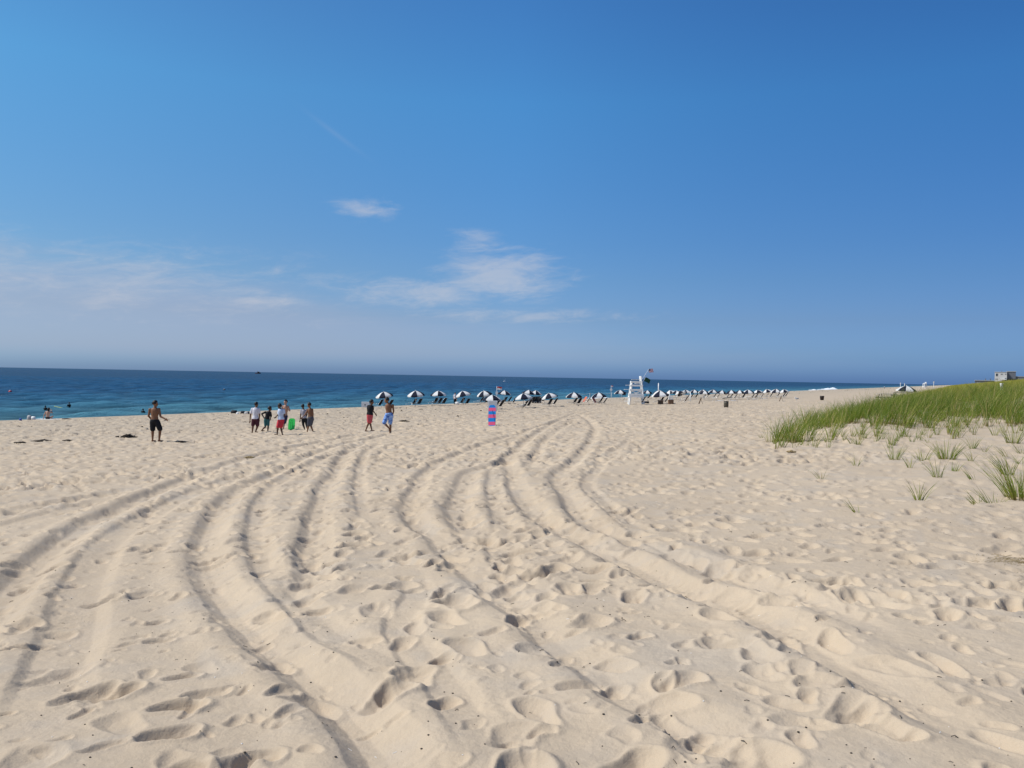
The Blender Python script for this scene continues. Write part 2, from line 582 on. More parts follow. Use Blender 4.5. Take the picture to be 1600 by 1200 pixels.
# tyre ruts, each as pixels followed on the ground, turned into a trough in world space
RUTS = [
    ([(-60, 1000), (0, 932), (26, 906), (63, 874), (105, 837), (136, 816), (197, 788), (231, 772), (278, 753), (315, 738), (367, 722), (420, 706), (500, 690), (580, 677)], .42, .15),
    ([(60, 1120), (85, 1040), (100, 985), (113, 940), (131, 903), (147, 874), (171, 843), (205, 819), (236, 801), (262, 788), (310, 765), (370, 745), (430, 725), (500, 706)], .40, .075),
    ([(690, 1330), (640, 1250), (603, 1192), (590, 1166), (564, 1130), (537, 1098), (498, 1061), (459, 1030), (419, 1003), (380, 970), (352, 940), (338, 916), (323, 890), (320, 864), (328, 827), (346, 793), (372, 765), (432, 738), (485, 711), (524, 696), (564, 688), (620, 678)], .36, .145),
    ([(640, 1060), (560, 1012), (516, 993), (485, 969), (448, 932), (427, 906), (409, 874), (401, 837), (401, 816), (406, 785), (425, 760), (470, 732), (540, 706), (610, 690)], .30, .085),
    ([(470, 940), (485, 903), (490, 880), (485, 858), (493, 827), (495, 803), (503, 777), (511, 756), (527, 732), (543, 704), (570, 690)], .36, .13),
    ([(575, 815), (564, 785), (561, 769), (562, 740), (569, 711), (585, 695)], .25, .07),
    ([(1280, 1240), (1180, 1190), (1100, 1150), (1022, 1106), (983, 1085), (954, 1059), (923, 1035), (891, 1017), (852, 988), (826, 964), (789, 940), (774, 924), (747, 900), (721, 877), (700, 861), (682, 838), (652, 820), (640, 800), (642, 780), (655, 755), (670, 733), (708, 711), (747, 696), (800, 680), (850, 664), (900, 650)], .34, .12),
    ([(760, 870), (735, 840), (722, 815), (712, 797), (719, 780), (724, 759), (734, 740), (774, 727), (800, 715)], .42, .13),
    ([(830, 940), (790, 880), (778, 855), (781, 830), (783, 808), (774, 785), (769, 761), (775, 735), (795, 712)], .32, .08),
    ([(1640, 1200), (1500, 1140), (1400, 1085), (1300, 1030), (1230, 990), (1160, 955), (1101, 932), (1049, 916), (996, 890), (954, 869), (907, 843), (860, 822), (828, 798), (812, 777), (802, 756), (797, 732), (794, 714), (807, 701), (834, 680), (865, 660), (900, 645)], .36, .13),
    ([(822, 735), (834, 714), (847, 696), (860, 680), (890, 660)], .30, .09),
    ([(1300, 960), (1180, 920), (1101, 895), (1049, 874), (996, 856), (970, 840), (928, 824), (902, 801), (886, 774), (874, 756), (872, 741), (891, 725), (915, 701), (926, 680), (928, 664), (905, 648)], .36, .13),
    ([(1420, 1010), (1300, 960), (1200, 915), (1101, 882), (1044, 859), (1009, 840), (970, 811), (933, 780), (915, 760), (930, 735), (955, 710), (985, 690)], .26, .06),
    ([(-40, 812), (0, 803), (66, 788), (157, 772), (230, 757)], .5, .09),
    ([(-40, 835), (0, 822), (60, 806), (140, 785), (210, 768)], .4, .07),
    ([(770, 1200), (690, 1060), (640, 1010), (620, 970), (650, 930), (640, 880)], .26, .05),
]


def catmull(P, n):
    P = [np.array(p, float) for p in P]
    P = [2 * P[0] - P[1]] + P + [2 * P[-1] - P[-2]]
    out = []
    for i in range(1, len(P) - 2):
        for k in range(n):
            t = k / n
            out.append(0.5 * (2 * P[i] + (P[i + 1] - P[i - 1]) * t + (2 * P[i - 1] - 5 * P[i] + 4 * P[i + 1] - P[i + 2]) * t * t
                              + (3 * P[i] - P[i - 1] - 3 * P[i + 1] + P[i + 2]) * t ** 3))
    out.append(P[-2])
    return np.array(out)


# people walked along some of the ruts
for ri in (0, 4, 6, 7, 8, 11):
    wp = catmull([ground(*p) for p in RUTS[ri][0]], 6)
    acc = 0.0
    for a, c in zip(wp[:-1], wp[1:]):
        L_ = float(np.hypot(*(c - a)))
        acc += L_
        if acc > 0.42 and rng.random() < 0.8:
            acc = 0.0
            off = rng.normal(0.12, 0.22)
            nx, ny = (c - a)[1] / max(L_, 1e-3), -(c - a)[0] / max(L_, 1e-3)
            if ny > 0 and nx < 0: nx, ny = -nx, -ny
            q = rng.uniform(.22, .36)
            stamp(a[0] + nx * off, a[1] + ny * off, q, q * rng.uniform(.5, .8), q * rng.uniform(.14, .26), math.atan2((c - a)[0], (c - a)[1]) + rng.normal(0, .4), .3, rng.normal(0, .3))
RUT = np.zeros_like(H)
SMO = np.zeros_like(H)
sub = slice(0, int(np.searchsorted(rr, 75.0)))
sX, sY = GX[sub, ia0:ia1], GY[sub, ia0:ia1]
wob = 0.016 * vnoise(sX, sY, 0.30, 71, 2) + 0.028 * vnoise(sX, sY, 1.6, 72)
for ri, (pts, wd, dp) in enumerate(RUTS):
    wp = catmull([ground(*p) for p in pts], 4)
    best = np.full(sX.shape, 9.0)
    sign = np.zeros(sX.shape)
    along = np.zeros(sX.shape)
    acc = 0.0
    for a, b in zip(wp[:-1], wp[1:]):
        L = float(np.hypot(*(b - a)))
        if L < 1e-4:
            continue
        T = (b - a) / L
        m = 1.0
        sel = (sX > min(a[0], b[0]) - m) & (sX < max(a[0], b[0]) + m) & (sY > min(a[1], b[1]) - m) & (sY < max(a[1], b[1]) + m)
        idx = np.nonzero(sel)
        if len(idx[0]):
            qx, qy = sX[idx] - a[0], sY[idx] - a[1]
            k = np.clip(qx * T[0] + qy * T[1], 0, L)
            ex, ey = qx - k * T[0], qy - k * T[1]
            dd = np.hypot(ex, ey)
            bb = best[idx]
            better = dd < bb
            ii = (idx[0][better], idx[1][better])
            best[ii] = dd[better]
            sign[ii] = (qx * T[1] - qy * T[0])[better]
            along[ii] = (acc + k)[better]
        acc += L
    d = np.where(sign >= 0, best, -best) + wob
    D = dp * 0.41 * (0.95 + 0.28 * vnoise(along, along * 0 + ri * 7.0, 2.4, 50 + ri, 2))
    D = D * sstep(along, 0.0, 0.8) * sstep(acc - along, 0.0, 1.5)
    dp_ = dp * 0.41
    wl, wr = wd * 0.56, wd * 0.72
    wall_l = np.clip((d + wl) / (dp_ / 0.43), 0, 1)              # steep left bank
    wall_r = np.clip((wr - d) / (dp_ / 0.26), 0, 1)
    trough = -D * np.minimum(wall_l, wall_r)
    berm = D * (0.55 * np.exp(-((d + wl + 0.10) / 0.13) ** 2) + 0.40 * np.exp(-((d - wr - 0.10) / 0.16) ** 2))
    far = best > 0.95
    trough[far] = 0
    berm[far] = 0
    # eroded tread bars on the floor of the trough, crumbly clods along its edges
    bars = np.clip(np.sin(along * 2 * math.pi / 0.085 + 2.5 * d / wd), -0.3, 0.8) * 0.009 * np.exp(-(d / (wd * 0.42)) ** 4)
    bars = bars * sstep(vnoise(sX, sY, 0.7, 81 + ri, 2), 0.0, 0.35) * (1 - sstep(np.hypot(sX, sY), 9, 16))
    clod = np.clip(vnoise(sX, sY, 0.085, 83, 2) - 0.25, 0, 1) * 0.045 * np.exp(-((d - wd * 0.75) / 0.11) ** 2) * sstep(vnoise(sX, sY, 0.9, 84 + ri), 0.0, 0.5)
    clod[far] = 0
    bars[far] = 0
    RUT[sub, ia0:ia1] += trough + berm + (bars + clod) * np.clip(D / 0.04, 0, 1)
    sm = np.exp(-(d / (wd * 0.85)) ** 2) * np.clip(D / 0.05, 0, 1)
    sm[far] = 0
    SMO[sub, ia0:ia1] = np.maximum(SMO[sub, ia0:ia1], sm)

FOOT = np.clip(FOOT * (0.62 + 0.45 * sstep(-T_, -42, -20)), -0.15, 0.07)
flat_right = sstep(T_, 60.5, 64.0) * (1 - sstep(RR, 30, 60)) * sstep(GX, 4, 8)
grass_zone = sstep(T_, 60, 63) * sstep(S_, 60, 66)
FOOT *= (1 - 0.25 * SMO) * (1 - 0.45 * flat_right) * (1 - 0.7 * grass_zone) * on_beach
H = H + FOOT + RUT * on_beach
micro = 0.006 * vnoise(GX, GY, 0.16, 21, 2) + 0.0035 * vnoise(GX * 1.0 + GY * 0.4, GY * 2.2, 0.11, 23, 2)
H = H + micro * (1 - sstep(RR, 14, 30))


def grid_mesh(name, X, Y, Z, th_wrap, material):
    nr, nc = X.shape
    co = np.empty((nr * nc, 3), np.float32)
    co[:, 0], co[:, 1], co[:, 2] = X.ravel(), Y.ravel(), Z.ravel()
    i = np.arange(nr - 1)[:, None]
    j = np.arange(nc if th_wrap else nc - 1)[None, :]
    j2 = (j + 1) % nc
    q = np.stack([i * nc + j + 0 * j2, (i + 1) * nc + j + 0 * j2, (i + 1) * nc + j2 + 0 * j, i * nc + j2 + 0 * j], -1)
    q = q.reshape(-1, 4)[:, ::-1].astype(np.int32)
    me = bpy.data.meshes.new(name)
    me.vertices.add(len(co))
    me.vertices.foreach_set('co', co.ravel())
    me.loops.add(q.size)
    me.loops.foreach_set('vertex_index', q.ravel())
    me.polygons.add(len(q))
    me.polygons.foreach_set('loop_start', np.arange(0, q.size, 4, dtype=np.int32))
    me.polygons.foreach_set('loop_total', np.full(len(q), 4, np.int32))
    me.polygons.foreach_set('use_smooth', np.ones(len(q), bool))
    me.materials.append(material)
    me.update(calc_edges=True)
    me.validate()
    return me


# orientation check: normal of first quad must point up
sand_me = grid_mesh('sand', GX, GY, H, True, SAND)
bm_ = bmesh.new(); bm_.from_mesh(sand_me)
bm_.faces.ensure_lookup_table()
if bm_.faces[len(bm_.faces) // 2].normal.z < 0:
    sand_me.flip_normals()
bm_.free()
print('sand quads', len(sand_me.polygons))
sand = link(bpy.data.objects.new('sand_beach', sand_me))
tag(sand, kind='structure')
# plug the small hole under the viewpoint
pm = MB()
ring = [(0.72 * math.sin(a), 0.72 * math.cos(a)) for a in np.linspace(0, 2 * math.pi, 33)[:-1]]
zc = float(zbase(0, 0)) - 0.03
pm.add([(0, 0, zc)] + [(x, y, float(zbase(x, y)) - 0.03) for x, y in ring], [(0, 1 + (k + 1) % 32, 1 + k) for k in range(32)])
tag(pm.build('sand_under_viewpoint', SAND, None, True), kind='structure')


def zground(x, y):
    """height of the finished sand at a point"""
    r, th = math.hypot(x, y), math.atan2(x, y)
    i = int(np.clip(np.searchsorted(rr, r) - 1, 0, NR - 2))
    j = int(np.clip(np.searchsorted(th_c, th) - 1, 0, NC - 2))
    fi = (r - rr[i]) / (rr[i + 1] - rr[i])
    fj = (th - th_c[j]) / (th_c[j + 1] - th_c[j])
    return float((H[i, j] * (1 - fj) + H[i, j + 1] * fj) * (1 - fi) + (H[i + 1, j] * (1 - fj) + H[i + 1, j + 1] * fj) * fi)


# ------------------------------------------------------------------ sea
def make_water():
    m = bpy.data.materials.new('sea_water')
    m.use_nodes = True
    t = NT(m.node_tree)
    p = t.n('ShaderNodeBsdfPrincipled')
    o = t.n('ShaderNodeOutputMaterial')
    t.t.links.new(p.outputs[0], o.inputs[0])
    pos = t.n('ShaderNodeNewGeometry').outputs['Position']
    px, py, pz = t.xyz(pos)
    tt = t.m('SUBTRACT', t.m('MULTIPLY', t.m('ADD', px, 74.0), CT), t.m('MULTIPLY', py, ST))
    off = t.m('MULTIPLY', t.m('SUBTRACT', t.noise(pos, 0.03, 3.0), 0.5), 60.0)
    dist = t.m('MULTIPLY', t.m('ADD', tt, off), -1.0)
    # water colour by depth: sand-bottomed shallows, then deep water
    c = t.ramp(t.m('DIVIDE', dist, 320.0), [(0.05, (0.058, 0.158, 0.190)), (0.18, (0.024, 0.092, 0.146)), (0.40, (0.012, 0.054, 0.112)), (0.9, (0.010, 0.047, 0.100))])
    # light on crests and shade in troughs, painted into the colour by wave height
    thin = t.m('ADD', 1.0, t.m('MULTIPLY', t.m('MAXIMUM', t.m('MINIMUM', pz, 0.30), -0.25), 1.7))  # painted brightness factor, rises with wave height
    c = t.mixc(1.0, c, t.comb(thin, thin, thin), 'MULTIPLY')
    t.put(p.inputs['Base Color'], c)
    p.inputs['Roughness'].default_value = 0.16
    p.inputs['Specular IOR Level'].default_value = 0.0
    al = t.m('ADD', t.m('MULTIPLY', px, ST), t.m('MULTIPLY', py, CT))
    v1 = t.comb(t.m('MULTIPLY', tt, 0.55), t.m('MULTIPLY', al, 0.22), 0.0)
    b1 = t.n('ShaderNodeBump')
    b1.inputs['Strength'].default_value = 1.0
    b1.inputs['Distance'].default_value = 1.2
    t.put(b1.inputs['Height'], t.noise(v1, 0.55, 7.0, 0.70, 0.3))
    t.put(p.inputs['Normal'], b1.outputs[0])
    # a wind-ruffled sea never reaches mirror reflection at grazing view: its facets shadow one another
    g = t.n('ShaderNodeBsdfGlossy')
    g.inputs['Roughness'].default_value = 0.22
    t.put(g.inputs['Normal'], b1.outputs[0])
    fr = t.n('ShaderNodeFresnel')
    fr.inputs['IOR'].default_value = 1.33
    t.put(fr.inputs['Normal'], b1.outputs[0])
    mx = t.n('ShaderNodeMixShader')
    t.put(mx.inputs[0], t.m('MINIMUM', fr.outputs[0], 0.20))
    t.t.links.new(p.outputs[0], mx.inputs[1])
    t.t.links.new(g.outputs[0], mx.inputs[2])
    t.t.links.new(mx.outputs[0], o.inputs[0])
    return m


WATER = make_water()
rows = [45.0]
while rows[-1] < 60000:
    r_ = rows[-1]
    rows.append(r_ + min(0.30 * r_ * r_ / (788 * CAM_Z), 1.25 if r_ < 420 else 1.25 + (r_ - 420) * 0.02, 0.08 * r_))
wr_ = np.array(rows)
wt_f = np.arange(R(-42), R(42), 0.0034)
wt = np.concatenate([np.linspace(R(-180), R(-42), 50)[:-1], wt_f, np.linspace(R(42), R(180), 50)[1:-1]])
WT, WR = np.meshgrid(wt, wr_)
WX, WY = WR * np.sin(WT), WR * np.cos(WT)
wt_t = tcoord(WX, WY)
WZ = np.zeros_like(WX)
dr_ = np.gradient(wr_)[:, None] * np.ones_like(WX)
for k in range(46):
    lam = 2.6 * (17.0 / 2.6) ** rng.random()
    ang = rng.normal(0.0, 0.55)
    kx, ky = CT * math.cos(ang) - ST * math.sin(ang) * -1, -ST * math.cos(ang) + CT * math.sin(ang)
    n_ = math.hypot(kx, ky)
    kx, ky = kx / n_ * 2 * math.pi / lam, ky / n_ * 2 * math.pi / lam
    amp = 0.0075 * lam ** 0.8
    WZ += amp * np.sin(kx * WX + ky * WY + rng.uniform(0, 6.28)) * np.clip(1.6 - dr_ / (lam * 0.45), 0, 1)
# low swell rolling onto the beach
WZ += 0.16 * np.maximum(np.sin(2 * math.pi * wt_t / 26.0 + 2.0 * vnoise(WX, WY, 60.0, 5)), 0.0) ** 3 * sstep(wt_t, -130, -40) * (0.5 + 0.5 * vnoise(WX, WY, 40.0, 6))
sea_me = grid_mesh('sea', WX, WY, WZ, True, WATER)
bm_ = bmesh.new(); bm_.from_mesh(sea_me); bm_.faces.ensure_lookup_table()
if bm_.faces[len(bm_.faces) // 2].normal.z < 0:
    sea_me.flip_normals()
bm_.free()
print('sea quads', len(sea_me.polygons))
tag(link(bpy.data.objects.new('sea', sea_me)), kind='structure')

# breaking shore wave: lumpy white water along the break
FOAM = mat('foam', (0.80, 0.83, 0.85), 0.9, 0.1, 3.0, bump=0.4)
fv, ff = [], []


def foam_strip(s0, s1, t0, hmax, wid):
    n = max(6, int((s1 - s0) / 0.8))
    m = 7
    b = len(fv)
    for i in range(n + 1):
        s = s0 + (s1 - s0) * i / n
        e = max(0.0, math.sin(math.pi * i / n)) ** 0.6
        hh = hmax * e * (0.55 + 0.45 * math.sin(s * 0.6) * math.sin(s * 0.23 + 1) + 0.25 * rng.random())
        tc_ = t0 + 0.9 * math.sin(s * 0.11) + 0.5 * math.sin(s * 0.37)
        for j in range(m):
            f = j / (m - 1)
            t = tc_ + (f - 0.5) * wid * (0.4 + e)
            z = hh * max(0.0, math.sin(math.pi * f)) ** 0.8 * (0.8 + 0.4 * rng.random()) - 0.12
            X = CT * t + ST * s - 74.0
            Y = -ST * t + CT * s
            fv.append((X, Y, z))
    for i in range(n):
        for j in range(m - 1):
            ff.append((b + i * m + j, b + i * m + j + 1, b + (i + 1) * m + j + 1, b + (i + 1) * m + j))


for (pxa, pxb, ppy, hm, wd) in [(1280, 1306, 608.6, 1.0, 5), (1294, 1305, 608.0, 1.5, 4), (1264, 1280, 610.0, .7, 4), (614, 640, 632.6, .25, 2.0), (652, 676, 631.5, .2, 1.8), (900, 962, 622.2, .4, 2.5)]:
    xa, ya = at_sea(pxa, ppy)
    xb, yb = at_sea(pxb, ppy)
    tm = max(min(0.5 * (tcoord(xa, ya) + tcoord(xb, yb)), -19), -34)
    # follow the shore between the two pixel directions
    def s_on(px):
        d = ray(px, 600)
        k = d[0] / d[1]
        # X = k Y on the line t = tm
        Y = (tm - CT * 74.0) / (CT * k - ST)
        return scoord(k * Y, Y)
    foam_strip(s_on(pxa), s_on(pxb), tm, hm, wd)
tag(link(bpy.data.objects.new('shore_foam', mesh_from('shore_foam', fv, ff, FOAM))), kind='stuff')

# ------------------------------------------------------------------ beach grass
def make_grass(name, dry):
    m = bpy.data.materials.new(name)
    m.use_nodes = True
    t = NT(m.node_tree)
    p = t.n('ShaderNodeBsdfPrincipled')
    o = t.n('ShaderNodeOutputMaterial')
    at = t.n('ShaderNodeAttribute', attribute_name='tint')
    r_, g_, b_ = t.xyz(at.outputs['Vector'])
    # x: random per blade, y: root (0) to tip (1)
    green = t.ramp(r_, [(0.0, (0.070, 0.145, 0.012)), (0.42, (0.145, 0.225, 0.020)), (0.78, (0.32, 0.36, 0.05)), (0.92, (0.46, 0.42, 0.10)), (1.0, (0.50, 0.38, 0.16))])
    root = t.mixc(t.smooth(g_, 0.0, 0.22), (0.26, 0.19, 0.075), green)
    tip = t.mixc(t.m('MULTIPLY', t.smooth(g_, 0.75, 1.0), 0.5), root, (0.28, 0.24, 0.09))
    c = t.mixc(b_, tip, (0.42, 0.38, 0.055))
    t.put(p.inputs['Base Color'], c)
    p.inputs['Roughness'].default_value = 0.5
    p.inputs['Specular IOR Level'].default_value = 0.35
    tr = t.n('ShaderNodeBsdfTranslucent')
    t.put(tr.inputs['Color'], c)
    mx = t.n('ShaderNodeMixShader')
    mx.inputs[0].default_value = 0.45
    t.t.links.new(p.outputs[0], mx.inputs[1])
    t.t.links.new(tr.outputs[0], mx.inputs[2])
    t.t.links.new(mx.outputs[0], o.inputs[0])
    return m


GRASS = make_grass('beach_grass', False)


def blades(base, h, az_, lean, curve, width, seg, rnd, dry):
    """numpy arrays -> vertices, faces, tint for curved tapering blades (n blades)"""
    n = len(h)
    ts = np.linspace(0, 1, seg + 1)
    side = np.stack([np.cos(az_ + rnd * 3), -np.sin(az_ + rnd * 3), 0 * az_], -1)
    dirh = np.stack([np.sin(az_), np.cos(az_), 0 * az_], -1)
    V, TI = [], []
    for k, tt in enumerate(ts):
        out = (lean * tt + curve * tt * tt) * h
        zz = h * (tt - 0.32 * curve * tt * tt * 1.3)
        c = base + dirh * out[:, None]
        c[:, 2] += zz
        wv = width * (1 - tt) ** 0.7 * 0.5
        if k < seg:
            V.append(c - side * wv[:, None])
            V.append(c + side * wv[:, None])
            TI += [np.stack([rnd, np.full(n, tt), dry], -1)] * 2
        else:
            V.append(c)
            TI.append(np.stack([rnd, np.full(n, tt), dry], -1))
    per = 2 * seg + 1
    V = np.stack(V, 1).reshape(-1, 3)
    TI = np.stack(TI, 1).reshape(-1, 3)
    b = (np.arange(n) * per)[:, None]
    quads = np.concatenate([b + np.array([[2 * k, 2 * k + 1, 2 * k + 3, 2 * k + 2]]) for k in range(seg - 1)], 0) if seg > 1 else np.zeros((0, 4), int)
    tris = b + np.array([[2 * seg - 2, 2 * seg - 1, 2 * seg]])
    return V, quads, tris, TI


def grass_mesh(name, parts):
    vs, qs, ts, ti, off = [], [], [], [], 0
    for V, q, t3, TI in parts:
        vs.append(V); qs.append(q + off); ts.append(t3 + off); ti.append(TI)
        off += len(V)
    V, Q, T3, TI = np.concatenate(vs), np.concatenate(qs), np.concatenate(ts), np.concatenate(ti)
    me = bpy.data.meshes.new(name)
    me.vertices.add(len(V))
    me.vertices.foreach_set('co', V.astype(np.float32).ravel())
    loops = np.concatenate([Q.ravel(), T3.ravel()]).astype(np.int32)
    me.loops.add(len(loops))
    me.loops.foreach_set('vertex_index', loops)
    npoly = len(Q) + len(T3)
    me.polygons.add(npoly)
    st = np.concatenate([np.arange(len(Q)) * 4, len(Q) * 4 + np.arange(len(T3)) * 3]).astype(np.int32)
    tot = np.concatenate([np.full(len(Q), 4), np.full(len(T3), 3)]).astype(np.int32)
    me.polygons.foreach_set('loop_start', st)
    me.polygons.foreach_set('loop_total', tot)
    me.polygons.foreach_set('use_smooth', np.ones(npoly, bool))
    at = me.attributes.new('tint', 'FLOAT_VECTOR', 'POINT')
    at.data.foreach_set('vector', TI.astype(np.float32).ravel())
    me.materials.append(GRASS)
    me.update(calc_edges=True)
    me.validate()
    return me


def tussocks(P, nb, hmin, hmax, spread, width, seg, dryness, lean_w=0.10, clump=0.0):
    """P: tussock centres (n,3); returns blade arrays; wind leans everything slightly to the right"""
    n = len(P)
    idx = np.repeat(np.arange(n), nb)
    N = len(idx)
    th_sc = (rng.uniform(0.58, 1.18, n) * (1 + clump * vnoise(P[:, 0], P[:, 1], 1.7, 63, 2)) * (1 - (0.30 if clump else 0.0) * sstep(P[:, 1], 33, 50)))[idx]
    a = rng.uniform(0, 2 * math.pi, N)
    rad = spread * np.sqrt(rng.random(N))
    base = P[idx].copy()
    base[:, 0] += rad * np.sin(a)
    base[:, 1] += rad * np.cos(a)
    base[:, 2] -= 0.03
    h = rng.uniform(hmin, hmax, N) * th_sc
    lean = rng.uniform(0.04, 0.38, N)
    curve = rng.uniform(0.05, 0.55, N)
    wx, wy = np.sin(a) * lean + lean_w, np.cos(a) * lean
    az2 = np.arctan2(wx, wy)
    rnd = np.clip(rng.normal(0.42, 0.2, N) + 0.25 * (rng.random(n)[idx] - 0.5), 0, 1)
    dead = rng.random(N) < 0.10
    rnd[dead] = 1.0
    d = np.clip(dryness[idx] + rng.normal(0, 0.12, N), 0, 1)
    return blades(base, h, az2, np.hypot(wx, wy), curve, np.full(N, width) * rng.uniform(0.7, 1.3, N), seg, rnd, d)


front = np.array([ground(*p) for p in [(1186, 692), (1230, 693), (1270, 690), (1310, 686), (1350, 683), (1400, 676), (1450, 671), (1500, 667), (1560, 664), (1640, 663), (1760, 662)]])


def in_grass(X, Y):
    """density of the dense dune grass 0..1"""
    yf = np.interp(X, front[:, 0], front[:, 1]) + 1.2 * vnoise(X, Y, 2.3, 61, 2)
    t, s = tcoord(X, Y), scoord(X, Y)
    left = np.interp(Y, [18, 26, 43, 60, 82], [57.9, 58.1, 58.9, 59.5, 60.6]) + 0.5 * vnoise(X, Y, 6.0, 62, 2)
    return sstep(Y - yf, -0.8, 1.7) * sstep(t - left, 0.0, 1.2)


def zg(X, Y):
    z = zbase(X, Y)
    return z


gparts = []
# near dense belt
n = 31000
X = rng.uniform(6, 62, n); Y = rng.uniform(20, 80, n)
t = tcoord(X, Y)
vis = (X / Y < 0.78) & (t < 76)
keep = vis & (rng.random(n) < in_grass(X, Y) * (0.12 + 0.88 * sstep(vnoise(X, Y, 1.7, 63, 2), -0.40, 0.25)))
X, Y = X[keep], Y[keep]
P = np.stack([X, Y, zg(X, Y)], -1)
dry = np.clip(sstep(Y, 31, 62) * 0.75 + 0.15 * vnoise(X, Y, 4.0, 64), 0, 1)
print('near tussocks', len(P))
gparts.append(tussocks(P, 22, 0.64, 1.02, 0.13, 0.014, 3, dry, 0.10, 0.45))
# sparse front fringe
n = 900
X = rng.uniform(7, 26, n); Y = rng.uniform(19, 34, n)
yf = np.interp(X, front[:, 0], front[:, 1])
keep = (Y > yf - 2.4) & (Y < yf + 2.2) & (vnoise(X, Y, 1.6, 77, 2) > -0.15) & (tcoord(X, Y) > 60.0)
X, Y = X[keep], Y[keep]
P = np.stack([X, Y, zg(X, Y)], -1)
gparts.append(tussocks(P, 11, 0.35, 0.8, 0.06, 0.012, 3, np.full(len(P), 0.1)))
dense = tag(link(bpy.data.objects.new('dune_grass', grass_mesh('dune_grass', gparts))), kind='stuff')
# the dune behind, down the coast
gparts = []
n = 40000
Y = np.exp(rng.uniform(math.log(60), math.log(420), n))
t = rng.uniform(59, 100, n)
X = (t + ST * Y) / CT - 74.0
keep = (rng.random(n) < sstep(t - 60.4 - 1.3 * vnoise(X, Y, 16.0, 65, 2), 0, 1.6)) & (rng.random(n) < 0.35 + 0.65 * sstep(vnoise(X, Y, 8.0, 66, 2), -0.5, 0.2)) & (X / Y < 0.80)
X, Y = X[keep], Y[keep]
P = np.stack([X, Y, zg(X, Y)], -1)
dry = np.clip(0.70 + 0.32 * vnoise(X, Y, 10.0, 67, 2) + 0.2 * sstep(Y, 60, 200), 0, 1)
print('far tussocks', len(P))
gparts.append(tussocks(P, 6, 0.45, 0.9, 0.35, 0.05, 2, dry))
n = 26000
Y = np.exp(rng.uniform(math.log(380), math.log(1500), n))
t = rng.uniform(59, 130, n)
X = (t + ST * Y) / CT - 74.0
keep = (rng.random(n) < sstep(t - 60.4 - 1.3 * vnoise(X, Y, 30.0, 68, 2), 0, 1.6)) & (X / Y < 0.80)
X, Y = X[keep], Y[keep]
P = np.stack([X, Y, zg(X, Y)], -1)
gparts.append(tussocks(P, 3, 0.5, 0.9, 0.9, 0.30, 1, np.clip(0.6 + 0.3 * vnoise(X, Y, 40.0, 69), 0, 1)))
tag(link(bpy.data.objects.new('far_dune_grass', grass_mesh('far_dune_grass', gparts))), kind='stuff')

ORD = ['first', 'second', 'third', 'fourth', 'fifth', 'sixth', 'seventh', 'eighth', 'ninth', 'tenth', 'eleventh', 'twelfth', 'thirteenth', 'fourteenth',
       'fifteenth', 'sixteenth', 'seventeenth', 'eighteenth', 'nineteenth', 'twentieth', 'twenty-first', 'twenty-second', 'twenty-third', 'twenty-fourth',
       'twenty-fifth', 'twenty-sixth', 'twenty-seventh', 'twenty-eighth', 'twenty-ninth', 'thirtieth', 'thirty-first', 'thirty-second', 'thirty-third',
       'thirty-fourth', 'thirty-fifth', 'thirty-sixth', 'thirty-seventh', 'thirty-eighth', 'thirty-ninth', 'fortieth']

# single tufts on the bare sand: base px, py, height px, blades, lean (- left)
TUFTS = sorted([
    (1341, 802, 27, 5, -.45), (1437, 781, 44, 15, .05), (1526, 786, 26, 9, -.5), (1549, 784, 38, 10, -.4), (1562, 783, 22, 4, .1), (1590, 777, 72, 70, -.15),
    (1573, 743, 48, 30, -.35), (1284, 748, 25, 9, -.1), (1338, 727, 25, 9, 0), (1397, 720, 34, 24, .05), (1422, 731, 25, 8, -.1), (1442, 720, 30, 16, 0),
    (1434, 720, 20, 5, -.3), (1466, 746, 40, 14, -.05), (1480, 719, 38, 55, .05), (1491, 735, 20, 14, .15), (1517, 722, 27, 8, -.25), (1520, 750, 24, 10, -.55),
    (1530, 784, 32, 3, -.2), (1520, 701, 28, 18, -.05), (1538, 705, 21, 7, .1), (1554, 680, 26, 14, 0), (1573, 712, 28, 9, -.4), (1583, 692, 42, 45, .0),
    (1597, 706, 26, 16, -.2), (1388, 701, 22, 16, 0), (1341, 695, 22, 14, 0), (1331, 694, 18, 8, -.1), (1356, 685, 18, 8, 0), (1443, 681, 20, 10, 0),
    (1450, 692, 13, 5, -.3), (1208, 694, 16, 16, 0), (1190, 684, 11, 8, -.2), (1293, 692, 20, 12, 0), (1595, 725, 22, 6, -.5)])
